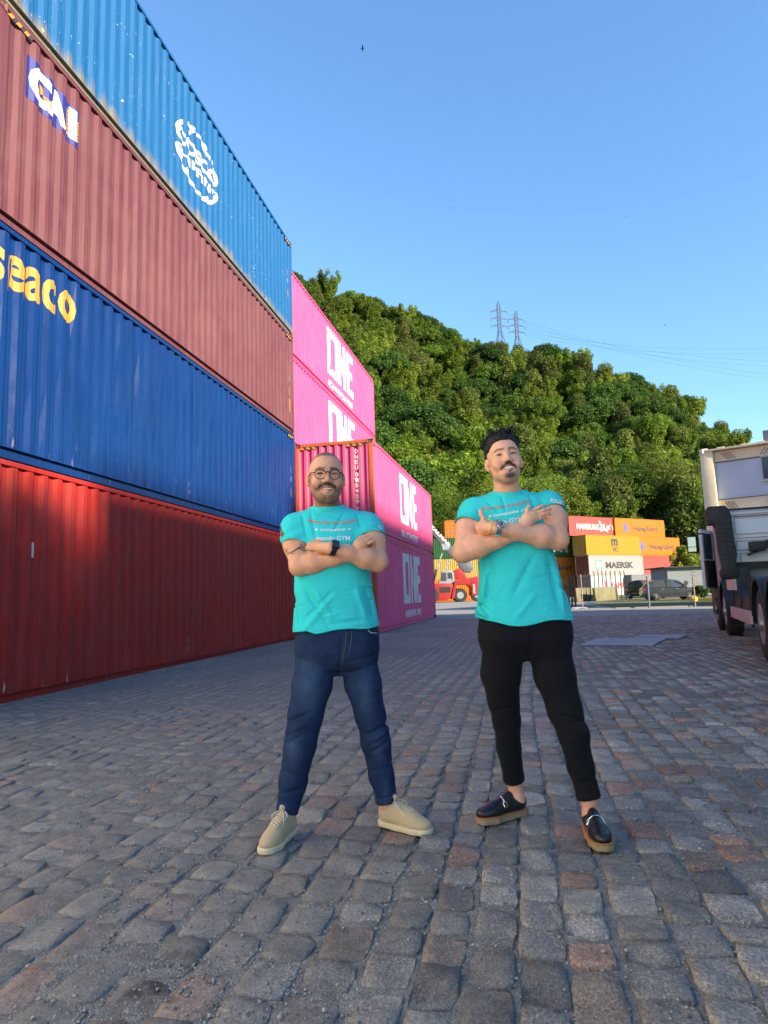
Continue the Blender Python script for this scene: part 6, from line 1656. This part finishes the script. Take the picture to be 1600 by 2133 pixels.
torn = (np.array([(.42, 1.), (.62, .72), (.66, .5), (1., .28), (.8, .12), (.25, .0), (.02, .12), (.25, .34), (.36, .6)]), [tuple(range(9))])
m1.decal('torn_print', torn, M_TORND, m1.tee, m1.tee_bvh, sq(577, 1090, 592, 1120), .0016, .15); tor2 = (np.array([(.35, .42), (.65, .45), (.9, .26), (.7, .12), (.3, .05), (.1, .13)]), [tuple(range(6))])
m1.decal('torn_print', tor2, M_TORN, m1.tee, m1.tee_bvh, sq(577, 1090, 592, 1120), .0026, .15)
m1.decal('sleeve_print', fit('FO', 1., .5, .03), M_PRINTW, m1.tee, m1.tee_bvh, lambda u, w: (788+7*u, 1100+4*u-w*14), .0016, .1)
for pts, w in (([(597, 1153), (604, 1152), (612, 1148), (622, 1142), (632, 1140), (643, 1146)], 3.2), ([(598, 1152), (597, 1147), (599, 1143)], 1.6), ([(612, 1148), (618, 1143), (626, 1137), (631, 1134)], 1.6), ([(622, 1142), (628, 1145), (634, 1147), (640, 1147)], 2.2), ([(634, 1141), (638, 1136), (640, 1131)], 1.4), ([(605, 1152), (609, 1155), (615, 1151)], 1.3), ([(643, 1146), (650, 1148), (657, 1147)], 2.6), ([(628, 1139), (626, 1134), (622, 1132)], 1.2)):
    m1.ribbon('tattoo', pts, w, m1.body_bvh, M_INK, m1.body, .0007, True)
# spectacles
gl = empty('spectacles'); gl.parent = m1.root; tag(gl, 'round dark framed spectacles worn by the man with the shaved head', 'spectacles')
gl.parent = None; gl.matrix_world = m1.root.matrix_basis.copy() if False else Matrix.Translation((m1.o.x, m1.o.y, 0)) @ Matrix.Rotation(YAW, 4, 'Z')
T1 = lambda x, y, z: m1.hc+m1.hs*(m1.HM@np.array((x, y, z)))
for q in (-1, 1):
    ring = [T1(q*.0315+.0232*math.cos(a), -.1015+.012*abs(math.cos(a)*.5+.5*q*0)*.4+.003*math.cos(a)*q, -.001+.0222*math.sin(a)) for a in np.linspace(0, 2*math.pi, 33)]
    rs = [.0019+.0011*max(0, math.sin(a)) for a in np.linspace(0, 2*math.pi, 33)]
    MB().tube(ring, rs, 8, False).build('rim', M_SPECS, gl, 60)
    MB().add(ring[:-1], [tuple(range(32))]).build('lens', M_LENS, gl)
    MB().tube([T1(q*.054, -.097, .007), T1(q*.066, -.088, .008), T1(q*.075, -.05, .010), T1(q*.0785, .008, .008), T1(q*.080, .028, -.004)], [.0028, .0026, .002, .002, .002], 8).build('temple', M_SPECS, gl, 60)
MB().tube([T1(-.010, -.1035, .007), T1(0, -.1075, .0105), T1(.010, -.1035, .007)], .0027, 8).build('bridge', M_SPECS, gl, 60)
# smartwatch
def place_watch(man, label, ab, t, r, mat):
    w = empty('wristwatch', (man.o.x, man.o.y, 0), YAW, label, 'watch'); cap_ring('strap', ab[0], ab[1], t, r, .0125, .004, mat, w); return w
w1 = place_watch(m1, 'black square smartwatch on the wrist of the man with glasses', (m1.B[1], m1.B[2]), .97, .0315, M_WATCHB)
ax = m1.B[2]-m1.B[1]; ax /= np.linalg.norm(ax); nn_ = np.array((-.15, -.80, .55)); nn_ -= ax*(nn_@ax); nn_ /= np.linalg.norm(nn_); tt = np.cross(nn_, ax)
c_ = m1.B[1]+(m1.B[2]-m1.B[1])*.97+nn_*.0355
def obox(c, a, b, n, ha, hb, hn, name, mat, par, bev): 
    return MB().add([c+a*x*ha+b*y*hb+n*z*hn for z in (-1, 1) for x, y in ((-1, -1), (1, -1), (1, 1), (-1, 1))], [(0, 3, 2, 1), (4, 5, 6, 7), (0, 1, 5, 4), (1, 2, 6, 5), (2, 3, 7, 6), (3, 0, 4, 7)]).build(name, mat, par, bevel=bev)
obox(c_, ax, tt, nn_, .0185, .0220, .0055, 'case', M_WATCHB, w1, .004); g = G('watch_screen'); M_SCR = g.done((.012, .013, .02), .08, spec=.6); obox(c_+nn_*.006, ax, tt, nn_, .0155, .0188, .0008, 'screen', M_SCR, w1, .0006)

# ---- dark-haired man, black trousers and loafers
def hands2(f, J, which):
    if which == 0:
        f.ell(J(1105, 1077, -.175), (.036, .021, .028), .02)
        for (px, py), (tx, ty), dy in (((1110, 1064), (1134, 1054), -.170), ((1116, 1069), (1146, 1062), -.172), ((1116, 1076), (1145, 1072), -.176), ((1112, 1083), (1136, 1080), -.178)):
            b = J(px, py, dy); e = J(tx, ty, -.145); d = e-b; l = np.linalg.norm(d); u = d/l
            finger(f, b, [u+np.array((0, -.35, .12)), u, u+np.array((0, .5, -.15))], [l*.45, l*.33, l*.26], .0080, .003)
        finger(f, J(1098, 1070, -.18), [(.2, .2, 1), (.4, .3, .6)], [.02, .018], .0100)
    else:
        f.ell(J(1004, 1100, -.150), (.029, .025, .035), .02)
        finger(f, J(1009, 1091, -.165), [(-.15, -.05, 1), (-.35, .1, 1), (-.15, .1, .9)], [.022, .022, .018], .0115)
        for k in range(4): finger(f, J(993, 1090+8*k, -.110), [(-.5, .85, .1), (-.3, .95, .05), (-.1, 1, 0)], [.032, .026, .02], .0095)
m2 = Man('person with dark spiky hair, turquoise t-shirt, black trousers and loafers, standing with crossed arms', (1128, 1735))
D2 = dict(shoe=loafer, shoeA=((994, 1726), (1122, 1696)), shoeB=((1262, 1786), (1210, 1704)),
    armA=[(988, 1068, .0), (965, 1150, -.110), (1075, 1112, -.175), (1098, 1086, -.175)], rA=(.064, .044, .047, .029),
    armB=[(1142, 1053, .0), (1162, 1124, -.120), (1032, 1100, -.215), (1012, 1098, -.175)], rB=(.065, .045, .050, .0285),
    head=(1050, 961, -.035), headrot=(-2, 9, -6), hscale=1.02, hopt=dict(goatee=True, brow=.97, jaw=.88, slit=.0032, gape=.0085, teeth=1.1),
    neck=[(1058, 1035, .02), (1053, 998, .0)], neckr=.058, skin=(.72, .375, .245),
    torso=[(1026, 1058, .02, .085, .07), (1038, 1060, .02, .155, .095), (1060, 1064, .01, .190, .118), (1100, 1070, 0, .182, .136), (1150, 1076, 0, .174, .136), (1200, 1082, 0, .188, .136), (1250, 1088, 0, .212, .138), (1300, 1091, 0, .236, .145), (1325, 1091, 0, .240, .147)],
    hips=[(1040, 1335, 0), (1150, 1335, 0)],
    legA=[(1048, 1335, 0, .103), (1046, 1405, 0, .092), (1055, 1465, 0, .073), (1063, 1510, 0, .064), (1073, 1575, 0, .056)], cuffA=(1084, 1653, 0),
    legB=[(1142, 1335, 0, .105), (1155, 1405, 0, .093), (1174, 1475, 0, .078), (1189, 1525, 0, .067), (1204, 1590, 0, .057)], cuffB=(1218, 1664, 0), cuffr=.051,
    belly=(1010, 1180, 1165, 1280), hem=[(970, 1284), (986, 1287), (1010, 1295), (1050, 1299), (1100, 1298), (1150, 1292), (1196, 1287), (1215, 1285)],
    collar=[(1057, 1028, -.005), (-.02, -.24, 1), .066],
    sleeveA=(.36, (-.12, 0, -.25)), sleeveB=(.22, (.05, 0, -.15)), slr=(.074, .088),
    folds=[(1100, 1160, 1060, 1240, .014, .006), (1130, 1160, 1150, 1260, .014, .006), (1020, 1180, 1010, 1260, .012, .006), (1005, 1190, 1000, 1250, .010, -.005), (1090, 1200, 1180, 1230, .016, .004), (1010, 1275, 1000, 1255, .012, .007), (990, 1270, 1010, 1285, .010, -.006),
           (1010, 1050, 1035, 1075, .007, .005), (1098, 1035, 1105, 1075, .007, .005), (1120, 1040, 1122, 1070, .007, .005), (985, 1060, 1000, 1085, .007, .005), (1040, 1040, 1045, 1070, .007, .004), (1100, 1240, 1060, 1290, .014, -.004), (1150, 1180, 1165, 1280, .012, -.004)],
    pelvis=[(1285, 1092, 0, .214, .124), (1310, 1093, 0, .216, .130), (1330, 1094, .004, .206, .128), (1350, 1095, .008, .170, .112), (1362, 1096, .01, .11, .085), (1369, 1096, .01, .04, .04)],
    pfolds=[(1150, 1480, 1215, 1500, .010, .008), (1155, 1500, 1215, 1520, .010, -.006), (1030, 1480, 1085, 1470, .010, .006), (1035, 1500, 1085, 1495, .010, -.004), (1000, 1360, 1080, 1390, .012, .004), (1110, 1380, 1190, 1360, .012, .004), (1055, 1600, 1100, 1590, .009, .005), (1190, 1620, 1235, 1610, .009, .005), (1097, 1380, 1095, 1310, .006, .005)],
    denim=False, pname='trousers', fades=[], hands=hands2, paint=no_paint)
make_man(m2, D2)
text_line(m2, 'Importe inovação', 1004, 1104, 1064, 1049, 9.5, M_PRINTR, .018, 3); text_line(m2, 'e conquiste o', 1018, 1092, 1080, 1067, 8, M_PRINTW, .014, 1); text_line(m2, 'mundo GYM.', 1018, 1092, 1097, 1085, 9.5, M_PRINTW, .014, 0)
m2.decal('sleeve_print', fit('FOUR', 1., .3, .03), M_PRINTW, m2.tee, m2.tee_bvh, lambda u, w: (1147+25*u, 1046+5*u-w*26), .0016, .06)
# hair
c, HM, s = m2.hc, m2.HM, m2.hs
def hairf(P):
    q = ((P-c)@HM)/s; x, y, z = q.T; d = d_ell(q, (0, .016, .046), (.083, .110, .106))
    yy = y+.010*np.clip((np.abs(x)-.045)/.02, 0, 1)
    hl = np.interp(yy, [-.12, -.066, -.056, -.040, -.020, -.004, .004, .05, .14], [.088, .076, .068, .050, .024, -.014, -.004, -.040, -.060])
    hl = hl+.002*(vnoise(q*160)-.5)
    d = np.maximum(d, (hl-z)*.75); d += .007*(vnoise(q*np.array((70, 40, 50)))-.5)+.004*(vnoise(q*np.array((190, 90, 60))+7)-.5)
    side = np.clip((np.abs(x)-.066)/.02, 0, 1)*np.clip((.06-z)/.04, 0, 1); d += .006*side
    return np.maximum(d, -d_ell(q, (0, .020, .030), (.068, .088, .076)))*s
V, F = surf(hairf, c-.17, c+.18, .0032); hair = mesh_np('hair', V, F, M_HAIR, m2.body)
rr = random.Random(11); st = MB()
def strand(p, d, L_, r0, bend):
    d = np.array(d, float); d /= np.linalg.norm(d); pts = [np.array(p)+d*L_*t+np.array(bend)*L_*t*t for t in (0, .35, .7, 1.)]
    st.tube([c+s*(HM@q) for q in pts], [r0, r0*.85, r0*.5, .0003], 5)
for k in range(520):
    a = rr.uniform(-1.35, 1.35); b = rr.uniform(-.95, 1.0)
    n_ = np.array((math.sin(a)*.95, -math.sin(b)*math.cos(a)*.8, math.cos(a)*math.cos(b)+.1)); n_ /= np.linalg.norm(n_)
    p = np.array((0, .022, .044))+n_*np.array((.079, .101, .101))
    if p[2] < .082: continue
    wind = np.array((.55 if p[0] > -.01 else -.35, .25, 0)); L_ = rr.uniform(.016, .034)
    strand(p, n_*.55+wind*.8+np.array((rr.gauss(0, .3), rr.gauss(0, .3), .35)), L_, rr.uniform(.0014, .0026), (.25*np.sign(p[0]), .1, -.15))
for bx_, by_, n2, dx, L0 in ((.034, -.035, 26, .55, .056), (-.030, -.040, 20, -.30, .050), (-.008, -.040, 16, .10, .042), (.066, -.015, 7, 1.6, .034), (-.052, -.02, 6, -.8, .026)):
    for j in range(n2):
        px_ = bx_+rr.gauss(0, .007); zz = .046+.105*math.sqrt(max(.05, 1-(px_/.082)**2-.28))
        strand((px_, by_+rr.gauss(0, .010), zz-.004), (dx+rr.gauss(0, .16), rr.gauss(0, .2), 1.), L0*rr.uniform(.6, 1.1), rr.uniform(.0012, .0028), (.30*np.sign(dx), .1, -.10))
st.build('hair_strands', M_HAIR, m2.body, 60)['kind'] = 'stuff'
# wristwatch and bracelet
w2 = place_watch(m2, 'steel wristwatch with black dial on the wrist of the dark haired man', (m2.B[1], m2.B[2]), .985, .0330, M_CHROME)
ax = m2.B[2]-m2.B[1]; ax /= np.linalg.norm(ax); nn_ = np.array((-.1, -.86, .42)); nn_ -= ax*(nn_@ax); nn_ /= np.linalg.norm(nn_); tt = np.cross(nn_, ax); c_ = m2.B[1]+(m2.B[2]-m2.B[1])*.985+nn_*.0355
def disc(name, prof_, mat, par, n=28):
    V = []; F = []
    for r_, h_ in prof_:
        for k in range(n): V.append(c_+(ax*math.cos(k/n*6.2832)+tt*math.sin(k/n*6.2832))*r_+nn_*h_)
    for i in range(len(prof_)-1):
        for k in range(n): F.append((i*n+k, i*n+(k+1) % n, (i+1)*n+(k+1) % n, (i+1)*n+k))
    F.append(tuple((len(prof_)-1)*n+k for k in range(n))); return MB().add(V, F).build(name, mat, par, 40)
disc('case', [(.020, -.006), (.0225, 0), (.0225, .006), (.020, .008), (.0185, .0075)], M_CHROME, w2); disc('dial', [(.0186, .0070), (.0184, .0082)], M_WATCHB, w2)
for k in range(12):
    u = math.cos(k*R(30)); v_ = math.sin(k*R(30)); MB().bar(c_+(ax*u+tt*v_)*.0105+nn_*.0088, c_+(ax*u+tt*v_)*.0165+nn_*.0088, .0026, .0008, up=nn_).build('hour_mark', M_PRINTW, w2)
for k, l_ in ((40, .010), (300, .014)): MB().bar(c_+nn_*.0092, c_+(ax*math.cos(R(k))+tt*math.sin(R(k)))*l_+nn_*.0092, .0018, .0006, up=nn_).build('hand', M_PRINTW, w2)
br = empty('bracelet', (m2.o.x, m2.o.y, 0), YAW, 'thin yellow bracelet beside the steel wristwatch', 'bracelet'); cap_ring('band', m2.B[1], m2.B[2], 1.11, .0325, .0022, .003, M_BRACE, br)
